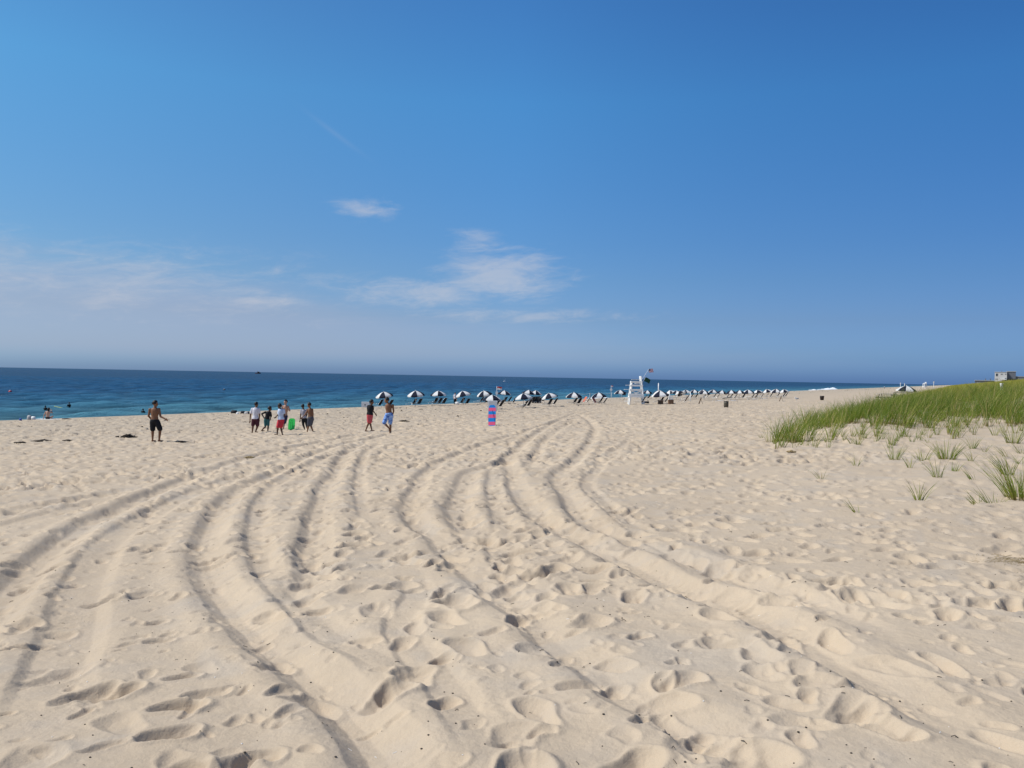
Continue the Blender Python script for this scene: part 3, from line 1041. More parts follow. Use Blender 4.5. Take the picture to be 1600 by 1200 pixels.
for i, (px, py, hp, nb, ln) in enumerate(TUFTS):
    x, y = ground(px, py)
    h = hp * y / F_PX * 1.1
    P = np.zeros((1, 3))
    nb = int(nb * 1.5)
    N = nb
    a = rng.uniform(0, 2 * math.pi, N)
    base = np.zeros((N, 3))
    rad = min(0.02 + 0.0022 * nb, 0.16) * np.sqrt(rng.random(N))
    base[:, 0], base[:, 1], base[:, 2] = rad * np.sin(a), rad * np.cos(a), -0.04
    hh = rng.uniform(0.55, 1.0, N) * h
    lean = rng.uniform(0.05, 0.55, N)
    wx, wy = np.sin(a) * lean + ln, np.cos(a) * lean
    rnd = np.clip(rng.normal(0.5, 0.22, N), 0, 1)
    me = grass_mesh('grass_tuft', [blades(base, hh, np.arctan2(wx, wy), np.hypot(wx, wy), rng.uniform(0.02, 0.5, N), np.full(N, 0.012) * rng.uniform(.7, 1.3, N), 5, rnd, np.clip(rng.normal(0.15, .15, N), 0, 1))])
    o = link(bpy.data.objects.new('grass_tuft', me))
    o.location = (x, y, zground(x, y))
    size = 'large bushy' if nb >= 60 else 'thick' if nb >= 21 else 'thin' if nb >= 11 else 'wispy few-bladed'
    tag(o, '%s green beach grass tuft on bare sand, %s tuft from the left' % (size, ORD[i]), 'grass tuft', 'single grass tufts on the bare sand')

print('setting done')
#@@OBJECTS@@

# ================================================================== materials for things
M = {}
M['navy'] = mat('navy_canvas', (0.006, 0.008, 0.022), 0.9, 0.15, 8)
M['black'] = mat('black_mesh_fabric', (0.014, 0.014, 0.017), 0.75, 0.2, 20)
M['white_paint'] = mat('white_paint', (0.80, 0.79, 0.76), 0.5, 0.06, 6)
M['pole_white'] = mat('pole_white', (0.78, 0.78, 0.76), 0.4, 0.05, 6)
M['alu'] = mat('aluminium', (0.62, 0.63, 0.64), 0.35, 0.05, 6, metal=0.7)
M['brown_wood'] = mat('brown_wood', (0.17, 0.10, 0.06), 0.8, 0.3, 12)
M['grey_wood'] = mat('weathered_wood', (0.36, 0.33, 0.29), 0.85, 0.25, 10)
M['dark_wood'] = mat('dark_wood', (0.06, 0.05, 0.04), 0.8, 0.25, 10)
M['olive'] = mat('olive_barrel', (0.085, 0.075, 0.055), 0.6, 0.2, 6)
M['dark_barrel'] = mat('dark_barrel', (0.030, 0.020, 0.016), 0.5, 0.2, 6)
M['seaweed'] = mat('seaweed', (0.030, 0.020, 0.012), 0.7, 0.5, 30)
M['drygrass'] = mat('dry_straw', (0.30, 0.22, 0.11), 0.8, 0.3, 30)
M['red'] = mat('red_plastic', (0.50, 0.03, 0.03), 0.35, 0.1, 4)
M['darkplastic'] = mat('dark_plastic', (0.03, 0.02, 0.025), 0.4, 0.1, 4)
M['orange'] = mat('orange_cloth', (0.55, 0.13, 0.06), 0.7, 0.1, 8)
M['rosecloth'] = mat('faded_red_cloth', (0.45, 0.16, 0.12), 0.7, 0.1, 8)
M['green_flag'] = mat('green_flag_cloth', (0.010, 0.060, 0.030), 0.7, 0.1, 6)
M['greenboard'] = mat('green_foam_board', (0.05, 0.68, 0.12), 0.45, 0.05, 6)
M['bluepanel'] = mat('blue_foam', (0.01, 0.22, 0.62), 0.4, 0.05, 6)
M['pinkpanel'] = mat('pink_foam', (0.75, 0.10, 0.22), 0.4, 0.05, 6)
M['hair'] = mat('dark_hair', (0.010, 0.008, 0.007), 0.5, 0.3, 60)
M['eye'] = mat('eye_dark', (0.01, 0.01, 0.01), 0.2)
M['lip'] = mat('lip', (0.22, 0.08, 0.07), 0.5)
M['cream'] = mat('pale_plaster', (0.50, 0.49, 0.47), 0.7, 0.05, 1)
M['greywall'] = mat('grey_shingle', (0.12, 0.13, 0.15), 0.8, 0.15, 3)
M['roofpale'] = mat('pale_flat_roof', (0.42, 0.43, 0.44), 0.7, 0.1, 1)
M['glass'] = mat('dark_glass', (0.02, 0.035, 0.05), 0.08, 0.05, 1, spec=0.6)
M['greycloth'] = mat('grey_cloth', (0.42, 0.41, 0.40), 0.8, 0.15, 10)
M['bluecloth'] = mat('blue_cloth', (0.05, 0.10, 0.35), 0.8, 0.15, 10)
M['boat_hull'] = mat('boat_hull_dark', (0.05, 0.015, 0.012), 0.5, 0.2, 1)
M['yellowgreen'] = mat('yellow_green_board', (0.42, 0.46, 0.10), 0.4, 0.05, 6)
M['gull_grey'] = mat('gull_grey', (0.45, 0.46, 0.48), 0.7)


def make_white_canvas():
    m = bpy.data.materials.new('white_canvas')
    m.use_nodes = True
    t = NT(m.node_tree)
    p = t.n('ShaderNodeBsdfPrincipled')
    p.inputs['Roughness'].default_value = 0.8
    co = t.n('ShaderNodeTexCoord').outputs['Object']
    c = t.ramp(t.noise(co, 6.0, 4.0), [(0.3, (0.85, 0.84, 0.82)), (0.7, (0.89, 0.88, 0.86))])
    t.put(p.inputs['Base Color'], c)
    tr = t.n('ShaderNodeBsdfTranslucent')
    t.put(tr.inputs['Color'], c)
    mx = t.n('ShaderNodeMixShader')
    mx.inputs[0].default_value = 0.42
    t.t.links.new(p.outputs[0], mx.inputs[1]); t.t.links.new(tr.outputs[0], mx.inputs[2])
    o = t.n('ShaderNodeOutputMaterial')
    t.t.links.new(mx.outputs[0], o.inputs[0])
    return m


M['white'] = make_white_canvas()


def pattern_mat(name, c1, c2, c3, scale):
    m = bpy.data.materials.new(name)
    m.use_nodes = True
    t = NT(m.node_tree)
    p = t.n('ShaderNodeBsdfPrincipled')
    p.inputs['Roughness'].default_value = 0.75
    co = t.n('ShaderNodeTexCoord').outputs['Object']
    nz = t.noise(co, scale, 2.0, 0.5, 1.2)
    t.put(p.inputs['Base Color'], t.ramp(nz, [(0.36, c1), (0.44, c2), (0.54, c2), (0.60, c3)]))
    o = t.n('ShaderNodeOutputMaterial')
    t.t.links.new(p.outputs[0], o.inputs[0])
    return m


M['floral'] = pattern_mat('blue_white_print', (0.70, 0.76, 0.84), (0.20, 0.36, 0.70), (0.06, 0.14, 0.42), 6.0)
_skins = {'tan': (0.205, 0.095, 0.048), 'fair': (0.46, 0.27, 0.19), 'brown': (0.16, 0.078, 0.042), 'dark': (0.10, 0.055, 0.035)}
for k, c in _skins.items():
    M['skin_' + k] = mat('skin_' + k, c, 0.55, 0.08, 14)
_cloth = {'blackcloth': (0.012, 0.012, 0.014), 'whiteshirt': (0.66, 0.64, 0.68), 'paleblue': (0.52, 0.60, 0.74), 'maroon': (0.075, 0.020, 0.030), 'teal': (0.035, 0.13, 0.135),
          'redshorts': (0.55, 0.04, 0.06), 'coral': (0.55, 0.09, 0.10), 'greyshorts': (0.085, 0.085, 0.10), 'greyshirt': (0.36, 0.34, 0.37), 'navyshorts': (0.03, 0.03, 0.08)}
for k, c in _cloth.items():
    M[k] = mat(k, c, 0.85, 0.14, 18, bump=0.3)

LAND = math.atan2(-ST, CT)         # yaw whose local +X points inland
DEP = bpy.context.evaluated_depsgraph_get


# ================================================================== people
def capsule(mb, p0, r0, p1, r1, n=10):
    p0, p1 = Vector(p0), Vector(p1)
    d = p1 - p0
    L = max(d.length, 1e-4)
    d = d / L
    pts, rs = [], []
    for k in (0.02, 0.35, 0.7, 1.0):
        pts.append(p0 - d * r0 * math.cos(k * math.pi / 2)); rs.append(r0 * math.sin(k * math.pi / 2))
    for k in (0.33, 0.66):
        pts.append(p0 + d * L * k); rs.append(r0 + (r1 - r0) * k)
    for k in (1.0, 0.7, 0.35, 0.02):
        pts.append(p1 + d * r1 * math.cos(k * math.pi / 2)); rs.append(r1 * math.sin(k * math.pi / 2))
    mb.tube(pts, rs, n)


def loft(mb, secs, n=14):
    """secs: list of (centre, width axis, depth axis, half width, half depth)"""
    vs, fs = [], []
    for c, wx_, dx_, a, b in secs:
        for k in range(n):
            th = 2 * math.pi * k / n
            vs.append(Vector(c) + wx_ * (a * math.cos(th)) + dx_ * (b * math.sin(th)))
    for i in range(len(secs) - 1):
        for k in range(n):
            k2 = (k + 1) % n
            fs.append((i * n + k, i * n + k2, (i + 1) * n + k2, (i + 1) * n + k))
    fs.append(tuple(range(n - 1, -1, -1)))
    fs.append(tuple((len(secs) - 1) * n + k for k in range(n)))
    mb.add(vs, fs)


def remeshed(name, mb, voxel, material, smooth_it=3, ratio=None):
    me = mb.mesh('tmp_' + name, material)
    o = bpy.data.objects.new('tmp', me)
    COL.objects.link(o)
    bmx = bmesh.new(); bmx.from_mesh(me); bmesh.ops.recalc_face_normals(bmx, faces=bmx.faces); bmx.to_mesh(me); bmx.free()
    md = o.modifiers.new('r', 'REMESH')
    md.mode = 'VOXEL'; md.voxel_size = voxel
    sm = o.modifiers.new('s', 'SMOOTH')
    sm.iterations = smooth_it; sm.factor = 0.5
    if ratio:
        dc = o.modifiers.new('d', 'DECIMATE')
        dc.ratio = ratio
    dg = DEP()
    dg.update()
    res = bpy.data.meshes.new_from_object(o.evaluated_get(dg))
    res.name = name
    bpy.data.objects.remove(o)
    bpy.data.meshes.remove(me)
    res.polygons.foreach_set('use_smooth', [True] * len(res.polygons))
    if not res.materials:
        res.materials.append(material)
    return res


def person(loc, H, J, skin, top, bottom, face, label, sleeves='short', leg_len=0.85, hair_len=0.0, head_k=1.0, group=None, sit=False, tight=False, toe=None):
    """J: joints in units of H. L is the picture's left. y points away from the viewpoint."""
    V3 = lambda p: Vector((p[0], p[1] if len(p) > 2 else 0.0, p[-1])) * H
    j = {k: V3(v) for k, v in J.items()}
    f = Vector((face[0], face[1], 0)).normalized()
    h = H
    wsh = (j['shR'] - j['shL'])
    whp = (j['hipR'] - j['hipL'])
    hc = j['head']
    body = MB()
    pel, nk = j['pel'], j['neck']
    up = (nk - pel).normalized()
    def frame(k):
        wv = whp.normalized().lerp(wsh.normalized(), k).normalized()
        wv = (wv - up * wv.dot(up)).normalized()
        return wv, up.cross(wv).normalized()
    sw = max(wsh.length / 2, 0.085 * h) * 0.93
    prof = [(-0.10, .066, .054), (-0.02, .092, .068), (0.14, .090, .064), (0.36, .079, .056), (0.60, .095, .066), (0.80, sw / h * 1.0, .066), (0.92, sw / h * .88, .054), (1.0, sw / h * .46, .040), (1.06, .035, .035)]
    tl = (nk - pel).length
    def torso(mb, infl, k0=-0.2, k1=2):
        secs = []
        for k, a, b in prof:
            if k0 <= k <= k1:
                wv, dv = frame(min(max(k, 0), 1))
                secs.append((pel + up * (tl * k), wv, dv, a * h + infl, b * h + infl))
        loft(mb, secs)
    torso(body, 0)
    for sd in ('L', 'R'):
        sh, el_, wr__ = j['sh' + sd], j['el' + sd], j['wr' + sd]
        capsule(body, sh, .034 * h, el_, .024 * h)
        capsule(body, el_, .025 * h, wr__, .0155 * h)
        body.ball(sh, .038 * h)
        # hand: palm, four bent fingers of unequal length and a thumb
        fd = (wr__ - el_).normalized()
        sidev = fd.cross(Vector((0, 1, 0.2))).normalized()
        nrm = sidev.cross(fd).normalized()
        palm_c = wr__ + fd * .030 * h
        loft(body, [(wr__ - fd * .004 * h, sidev, nrm, .013 * h, .010 * h), (palm_c, sidev, nrm, .022 * h, .010 * h), (wr__ + fd * .055 * h, sidev, nrm, .022 * h, .008 * h)], 8)
        for q, (off, ln) in enumerate([(-.0165, .036), (-.0055, .043), (.0055, .040), (.0165, .031)]):
            b0 = wr__ + fd * .050 * h + sidev * off * h
            b1 = b0 + fd * ln * .55 * h + sidev * off * .25 * h - nrm * .004 * h
            b2 = b1 + fd * ln * .42 * h - nrm * .012 * h
            capsule(body, b0, .0056 * h, b1, .0052 * h, 6)
            capsule(body, b1, .0052 * h, b2, .0044 * h, 6)
        tb = wr__ + fd * .016 * h + sidev * .018 * h
        capsule(body, tb, .0065 * h, tb + (fd * .75 + sidev * .65).normalized() * .036 * h - nrm * .006 * h, .0052 * h, 6)
    for sd in ('L', 'R'):
        hp, kn, an = j['hip' + sd], j['kn' + sd], j['an' + sd]
        capsule(body, hp, .052 * h, kn, .034 * h)
        mid = kn.lerp(an, 0.3)
        capsule(body, kn, .033 * h, mid, .0335 * h)
        capsule(body, mid, .0335 * h, an, .020 * h)
        tv = Vector((toe[sd][0], toe[sd][1], toe[sd][2] if len(toe[sd]) > 2 else -0.05)) if toe and sd in toe else Vector((f.x, f.y, -0.05))
        tv.normalize()
        heel = an + Vector((0, 0, -.020 * h)) - tv * .018 * h
        ball = heel + tv * .085 * h
        capsule(body, heel, .0175 * h, ball, .0165 * h, 8)
        capsule(body, ball, .0170 * h, ball + tv * .026 * h, .0115 * h, 8)
    # neck and head with jaw, nose, ears
    hk = h * head_k * 1.06
    capsule(body, nk - up * .02 * h, .032 * h, hc - Vector((0, 0, .03 * hk)), .030 * h)
    side = Vector((f.y, -f.x, 0))
    body2 = MB()
    body2.ball((0, 0, .010 * hk), (.0445 * hk, .0545 * hk, .055 * hk), 14, 10)
    body2.ball((0, .012 * hk, -.028 * hk), (.034 * hk, .040 * hk, .042 * hk), 12, 8)
    body2.ball((0, .052 * hk, -.014 * hk), (.009 * hk, .013 * hk, .016 * hk), 8, 6)
    for s_ in (-1, 1):
        body2.ball((s_ * .045 * hk, -.006 * hk, -.008 * hk), (.006 * hk, .012 * hk, .018 * hk), 8, 6)
    rot = Matrix((side, f, Vector((0, 0, 1)))).transposed()
    body.add([rot @ Vector(p) + hc for p in body2.v], body2.f)
    root = link(bpy.data.objects.new('person', remeshed('body', body, .0052 * h, M[skin], 3, 0.35)))
    root.location = loc
    tag(root, label, 'person', group)
    # hair: a cap that leaves the face free
    hm = MB()
    hm.ball((0, 0, 0), (1, 1, 1), 22, 16)
    vs = []
    for p in hm.v:
        p = Vector(p)
        u = 1.19 + 0.06 * math.sin(9 * p.x + 3 * p.z) * math.sin(8 * p.y + 5 * p.z) + 0.03 * math.sin(23 * p.x) * math.sin(19 * p.y + 17 * p.z)
        facey = p.y > 0.15 and p.z < 0.42
        low = p.z < -0.35 - hair_len and p.y > -0.9
        if facey or low:
            u = 0.72
        q = Vector((p.x * .0465 * hk * u, p.y * .0565 * hk * u - .003 * hk, p.z * .059 * hk * u + .014 * hk))
        if hair_len > 0 and p.y < 0 and p.z < -0.2:
            q.z -= hair_len * hk * 0.12
        vs.append(rot @ q + hc)
    hb = MB().add(vs, hm.f)
    hb.build('hair', M['hair'], root, True)
    for s_ in (-1, 1):
        fm = MB()
        q = rot @ Vector((s_ * .018 * hk, .0475 * hk, .004 * hk)) + hc
        fm.ball(q, .0052 * hk, 8, 6)
        fm.build('eye', M['eye'], root, True)
    q = rot @ Vector((0, .0465 * hk, -.038 * hk)) + hc
    lm = MB()
    lm.ball(q, (.011 * hk, .006 * hk, .004 * hk), 8, 6)
    lm.build('mouth', M['lip'], root, True)
    if bottom:
        sh_ = MB()
        infl = .007 * h if tight else .014 * h
        torso(sh_, infl, -0.2, 0.17)
        for sd in ('L', 'R'):
            hp, kn = j['hip' + sd], j['kn' + sd]
            e = hp.lerp(kn, min(leg_len, 1.0))
            capsule(sh_, hp, .052 * h + infl * 1.2, e, (.043 if not tight else .036) * h + infl * 1.3, 12)
            if leg_len > 1.2:
                capsule(sh_, kn, .040 * h, j['kn' + sd].lerp(j['an' + sd], leg_len - 1.0), .030 * h, 12)
        link(bpy.data.objects.new('shorts' if leg_len < 1.2 else 'leggings', remeshed('shorts', sh_, .010 * h, M[bottom], 2, 0.6)), root)
    if top:
        st_ = MB()
        infl = .007 * h if tight else .013 * h
        torso(st_, infl, 0.05 if not tight else 0.1, 1.0)
        secs = []
        wv, dv = frame(0)
        loft(st_, [(pel + up * (tl * 0.02), wv, dv, .098 * h + infl, .072 * h + infl), (pel + up * (tl * 0.2), wv, dv, .093 * h + infl, .066 * h + infl)])
        for sd in ('L', 'R'):
            sh, el_ = j['sh' + sd], j['el' + sd]
            capsule(st_, sh, .043 * h, sh.lerp(el_, 0.62 if sleeves == 'short' else 1.0), (.039 if sleeves == 'short' else .029) * h, 10)
            if sleeves == 'long':
                capsule(st_, el_, .029 * h, el_.lerp(j['wr' + sd], 0.92), .0205 * h, 10)
        link(bpy.data.objects.new('shirt', remeshed('shirt', st_, .010 * h, M[top], 2, 0.6)), root)
    return root


def feet(px, py):
    x, y = ground(px, py)
    return (x, y, zground(x, y) + 0.005)


def norm(pts, x0, z0, Hp):
    """picture points (u right, v down, optional depth) -> joints in units of the body height"""
    out = {}
    for k, v in pts.items():
        out[k] = ((v[0] - x0) / Hp, v[2] if len(v) > 2 else 0.0, (z0 - v[1]) / Hp)
    return out


person(feet(244, 690), 1.78, norm(dict(head=(560, 262), neck=(553, 345), shL=(448, 388), elL=(418, 525), wrL=(452, 612, .09), shR=(640, 380), elR=(688, 530, -.03), wrR=(795, 578, -.05),
    pel=(550, 635), hipL=(508, 655), knL=(512, 820), anL=(512, 1040), hipR=(606, 655), knR=(672, 810), anR=(655, 1035)), 590, 1082, 897),
    'skin_tan', None, 'blackcloth', (0.75, 0.62), 'shirtless man in black shorts with one arm held out to the right', leg_len=.92, toe={'L': (.25, .6), 'R': (1, .25)})
GP = 'boys playing on the sand'
person(feet(397, 676), 1.58, norm(dict(head=(252, 165), neck=(245, 222), shL=(172, 252), elL=(138, 375), wrL=(130, 480), shR=(305, 250), elR=(320, 370), wrR=(312, 460),
    pel=(236, 455), hipL=(200, 465), knL=(190, 585), anL=(180, 700), hipR=(276, 465), knR=(280, 590), anR=(248, 690)), 215, 728, 613),
    'skin_brown', 'whiteshirt', 'maroon', (0.35, 0.94), 'boy in a loose white t-shirt and dark maroon shorts, seen from behind', leg_len=.82, head_k=1.08, group=GP, toe={'L': (.1, -1), 'R': (.8, -.4)})
person(feet(414, 674), 1.40, norm(dict(head=(550, 240), neck=(530, 292), shL=(462, 310), elL=(388, 345), wrL=(428, 425, .04), shR=(560, 312), elR=(582, 380), wrR=(566, 432),
    pel=(490, 450), hipL=(462, 470), knL=(465, 600), anL=(388, 672, .05), hipR=(522, 470), knR=(522, 590), anR=(512, 702)), 458, 725, 535),
    'skin_dark', 'blackcloth', 'teal', (0.85, 0.5), 'boy in a black long-sleeved top and teal shorts with a hand on his hip', sleeves='long', leg_len=.85, head_k=1.14, group=GP, tight=True)
person(feet(437, 679), 1.52, norm(dict(head=(752, 212), neck=(772, 268), shL=(748, 288), elL=(742, 372, -.03), wrL=(704, 415, -.06), shR=(838, 292), elR=(852, 380), wrR=(838, 450),
    pel=(788, 485), hipL=(760, 500), knL=(735, 625, -.04), anL=(714, 760), hipR=(812, 500), knR=(785, 630), anR=(818, 762)), 765, 787, 627),
    'skin_dark', 'paleblue', 'redshorts', (-0.7, 0.55), 'boy in a pale blue t-shirt and bright red shorts facing left', leg_len=.9, head_k=1.1, group=GP, toe={'L': (-1, .1), 'R': (.5, -.6)})
person(feet(441, 671.5), 1.60, norm(dict(head=(858, 165), neck=(862, 222), shL=(818, 248), elL=(805, 335), wrL=(796, 255, -.06), shR=(912, 255), elR=(950, 330, -.04), wrR=(905, 292, -.09),
    pel=(845, 455), hipL=(820, 475), knL=(768, 570), anL=(690, 668, .06), hipR=(862, 475), knR=(838, 585), anR=(822, 680)), 800, 702, 582),
    'skin_fair', None, 'navyshorts', (-0.35, -0.9), 'shirtless boy facing the camera behind the boy in pale blue', leg_len=.8, head_k=1.08, group=GP)
person(feet(474, 671.5), 1.42, norm(dict(head=(1235, 236), neck=(1248, 290), shL=(1208, 304), elL=(1196, 392), wrL=(1186, 485), shR=(1300, 304), elR=(1312, 385), wrR=(1296, 440),
    pel=(1262, 455), hipL=(1236, 470), knL=(1246, 570), anL=(1272, 655, .03), hipR=(1292, 470), knR=(1308, 570), anR=(1325, 655)), 1250, 676, 482),
    'skin_dark', 'greyshirt', 'blackcloth', (0.2, 0.97), 'boy in a grey t-shirt and black leggings half hidden behind another boy', leg_len=1.7, head_k=1.12, group=GP, tight=True)
person(feet(484, 675), 1.50, norm(dict(head=(1352, 218), neck=(1368, 275), shL=(1334, 302), elL=(1290, 388, -.03), wrL=(1240, 440, -.05), shR=(1412, 300), elR=(1428, 380), wrR=(1420, 455, .05),
    pel=(1385, 460), hipL=(1356, 478), knL=(1348, 600), anL=(1326, 702), hipR=(1410, 478), knR=(1385, 592), anR=(1432, 702)), 1372, 727, 547),
    'skin_tan', None, 'greyshorts', (-0.8, 0.5), 'shirtless boy in dark grey shorts with one arm reaching left', leg_len=.88, head_k=1.12, group=GP, toe={'L': (-.2, .5), 'R': (1, -.15)})
person(feet(576, 674), 1.55, norm(dict(head=(300, 292), neck=(278, 355), shL=(222, 385), elL=(208, 480), wrL=(222, 560, .04), shR=(322, 392), elR=(336, 495), wrR=(388, 555, -.02),
    pel=(260, 590), hipL=(235, 605), knL=(240, 765), anL=(172, 945), hipR=(290, 605), knR=(270, 770), anR=(312, 930)), 240, 967, 717),
    'skin_brown', 'blackcloth', 'coral', (0.85, 0.5), 'boy in a black t-shirt and coral red shorts walking to the right', leg_len=.85, head_k=1.1, group='two boys walking together', toe={'L': (.9, -.2), 'R': (.95, -.2)})
person(feet(607, 677), 1.66, norm(dict(head=(648, 270), neck=(682, 345), shL=(640, 392), elL=(655, 490, .08), wrL=(690, 560, .12), shR=(786, 384), elR=(808, 510), wrR=(782, 622),
    pel=(705, 590), hipL=(662, 615), knL=(605, 782, -.05), anL=(708, 910, .05), hipR=(752, 615), knR=(736, 790), anR=(750, 980)), 700, 1012, 797),
    'skin_tan', None, 'floral', (-0.75, 0.35), 'shirtless boy in blue and white patterned board shorts looking down', leg_len=.95, head_k=1.08, group='two boys walking together', toe={'L': (.1, .3, -.9), 'R': (-.2, -1)})
# woman on a towel at the berm crest
wx0, wy0 = ground(75, 655.5)
wz0 = zground(wx0, wy0)
tm_ = MB()
tm_.box((0, 0, 0.012), (1.75, 0.9, 0.02))
tw = tm_.build('beach_towel', M['white_paint'])
tw.location = (wx0, wy0, wz0 + 0.02); tw.rotation_euler = (0, 0, -0.1)
tag(tw, 'white beach towel under the sitting woman by the water', 'towel')
person((wx0 - .05, wy0, wz0 + 0.04), 1.64, dict(head=(.035, .05, .46), neck=(.02, .03, .385), shL=(-.085, .02, .345), elL=(-.135, -.03, .20), wrL=(-.155, -.06, .05), shR=(.105, .04, .34), elR=(.19, .08, .30), wrR=(.115, .13, .40),
    pel=(0, 0, .055), hipL=(-.05, .02, .05), knL=(-.13, .20, .13), anL=(.02, .27, .045), hipR=(.055, .02, .05), knR=(.13, .22, .12), anR=(-.02, .31, .045)),
    'skin_fair', None, 'blackcloth', (0.3, 0.95), 'woman in a black swimsuit sitting on a white towel facing the sea', leg_len=.12, hair_len=.5, tight=True)
# surfer sitting in the shallows and a body board rider's head beyond the berm
sx_, sy_ = at_sea(108, 638.4)
person((sx_, sy_, -0.10), 1.70, dict(head=(.0, 0, .50), neck=(.005, 0, .41), shL=(-.07, -.08, .37), elL=(-.10, -.11, .24), wrL=(-.15, -.06, .16), shR=(.07, .07, .37), elR=(.04, .12, .24), wrR=(-.08, .1, .16),
    pel=(.02, 0, .09), hipL=(0, -.05, .08), knL=(-.17, -.11, .02), anL=(-.17, -.11, -.2), hipR=(0, .05, .08), knR=(-.17, .11, .02), anR=(-.17, .11, -.2)),
    'skin_dark', 'blackcloth', 'blackcloth', (-1, 0.2), 'surfer in a black wetsuit sitting on a board in the shallows', sleeves='long', leg_len=1.8, tight=True)
sb = MB()
secs = []
for k in np.linspace(0, 1, 13):
    a = 0.26 * max(0.02, (1 - abs(2 * k - 1) ** 2.6))
    secs.append((Vector((-2.45 * k + 0.35, 0, 0.02 + 0.46 * max(k - .35, 0) ** 1.25)), Vector((0, 1, 0)), Vector((0, 0, 1)), a, 0.03))
loft(sb, secs, 10)
b_ = sb.build('surfboard', M['yellowgreen'], None, True)
b_.location = (sx_, sy_ - 0.05, 0.02)
tag(b_, 'yellow green surfboard with its nose raised, under the surfer', 'surfboard')
for (px, py, lb, sk) in [(223.5, 646.0, 'swimmer with only dark head and shoulders showing beyond the berm', 'skin_dark'), (71, 641.0, 'swimmer in the water just behind the sitting woman', 'skin_dark')]:
    qx, qy = at_sea(px, py)
    qy *= 0.985; qx *= 0.985
    person((qx, qy, -0.98), 1.65, dict(head=(0, 0, .93), neck=(0, 0, .85), shL=(-.11, 0, .80), elL=(-.13, .06, .66), wrL=(-.10, .14, .58), shR=(.11, 0, .80), elR=(.14, .05, .66), wrR=(.15, .12, .58),
        pel=(0, 0, .52), hipL=(-.05, 0, .5), knL=(-.06, .05, .28), anL=(-.06, 0, .05), hipR=(.05, 0, .5), knR=(.06, .05, .28), anR=(.06, 0, .05)),
        sk, 'blackcloth', 'blackcloth', (0.4, 0.9), lb, sleeves='long', tight=True)

# ================================================================== body boards
def bodyboard(n_sec, half_w, length, thick):
    out = []
    for k in np.linspace(0, 1, n_sec):
        if k < 0.72:
            a = half_w * (0.80 + 0.20 * math.sin(math.pi * min(k / 0.72, 1) * 0.62 + 0.25))
        else:
            q = (k - 0.72) / 0.28
            a = half_w * (0.42 + 0.58 * math.sqrt(max(0.0, 1 - q ** 2.2)))
        out.append((k * length, a))
    return out


def board_piece(outline, thick, z0, z1):
    pts = [(z, a) for z, a in outline if z0 - 1e-6 <= z <= z1 + 1e-6]
    mb = MB()
    vs, fs = [], []
    for z, a in pts:
        vs += [(-a, -thick / 2, z), (a, -thick / 2, z), (a * .97, thick / 2, z), (-a * .97, thick / 2, z)]
    for i in range(len(pts) - 1):
        for k in range(4):
            k2 = (k + 1) % 4
            fs.append((i * 4 + k, i * 4 + k2, (i + 1) * 4 + k2, (i + 1) * 4 + k))
    fs.append((3, 2, 1, 0)); b = (len(pts) - 1) * 4
    fs.append((b, b + 1, b + 2, b + 3))
    return mb.add(vs, fs)


# striped board
x, y = ground(768.5, 665)
root = empty('body_board', (x, y, zground(x, y) - 0.06), 0.12, 'body board with pink and blue stripes standing upright in the sand', 'body board', 'body boards standing in the sand')
root.rotation_euler = (R(-9), R(-2), R(-14))
ol = bodyboard(41, 0.215, 1.26, 0.06)
cols = [('bluepanel', 0, .10), ('pinkpanel', .10, .26), ('bluepanel', .26, .415), ('pinkpanel', .415, .565), ('bluepanel', .565, .715), ('pinkpanel', .715, .87), ('bluepanel', .87, 1.0)]
for c, a, b in cols:
    pa, pb = round(a * 40) / 40 * 1.26, round(b * 40) / 40 * 1.26
    board_piece(ol, 0.06, pa, pb).build('stripe', M[c], root)
lm = MB()
lm.tube([(0.02, -.035, .95), (.12, -.07, .6), (.22, -.05, .2), (.33, -.2, .05), (.55, -.35, .075)], 0.008, 6)
lm.build('leash', M['black'], root, True)
# green board
x, y = ground(455, 671.2)
root = empty('body_board', (x, y, zground(x, y) - 0.03), 0, 'plain bright green body board standing upright beside the boys', 'body board', 'body boards standing in the sand')
root.rotation_euler = (R(-10), R(0), R(-4))
ol = bodyboard(25, 0.185, 0.70, 0.055)
board_piece(ol, 0.055, 0, 1).build('deck', M['greenboard'], root)
pm = MB()
pm.ball((0.0, -.03, .58), (.018, .012, .018), 8, 6)
pm.build('leash_plug', M['black'], root, True)
gm = MB()
for sx in (-.05, .05):
    gm.box((sx, -.029, .33), (.008, .006, .36))
gm.build('deck_groove', M['black'], root)

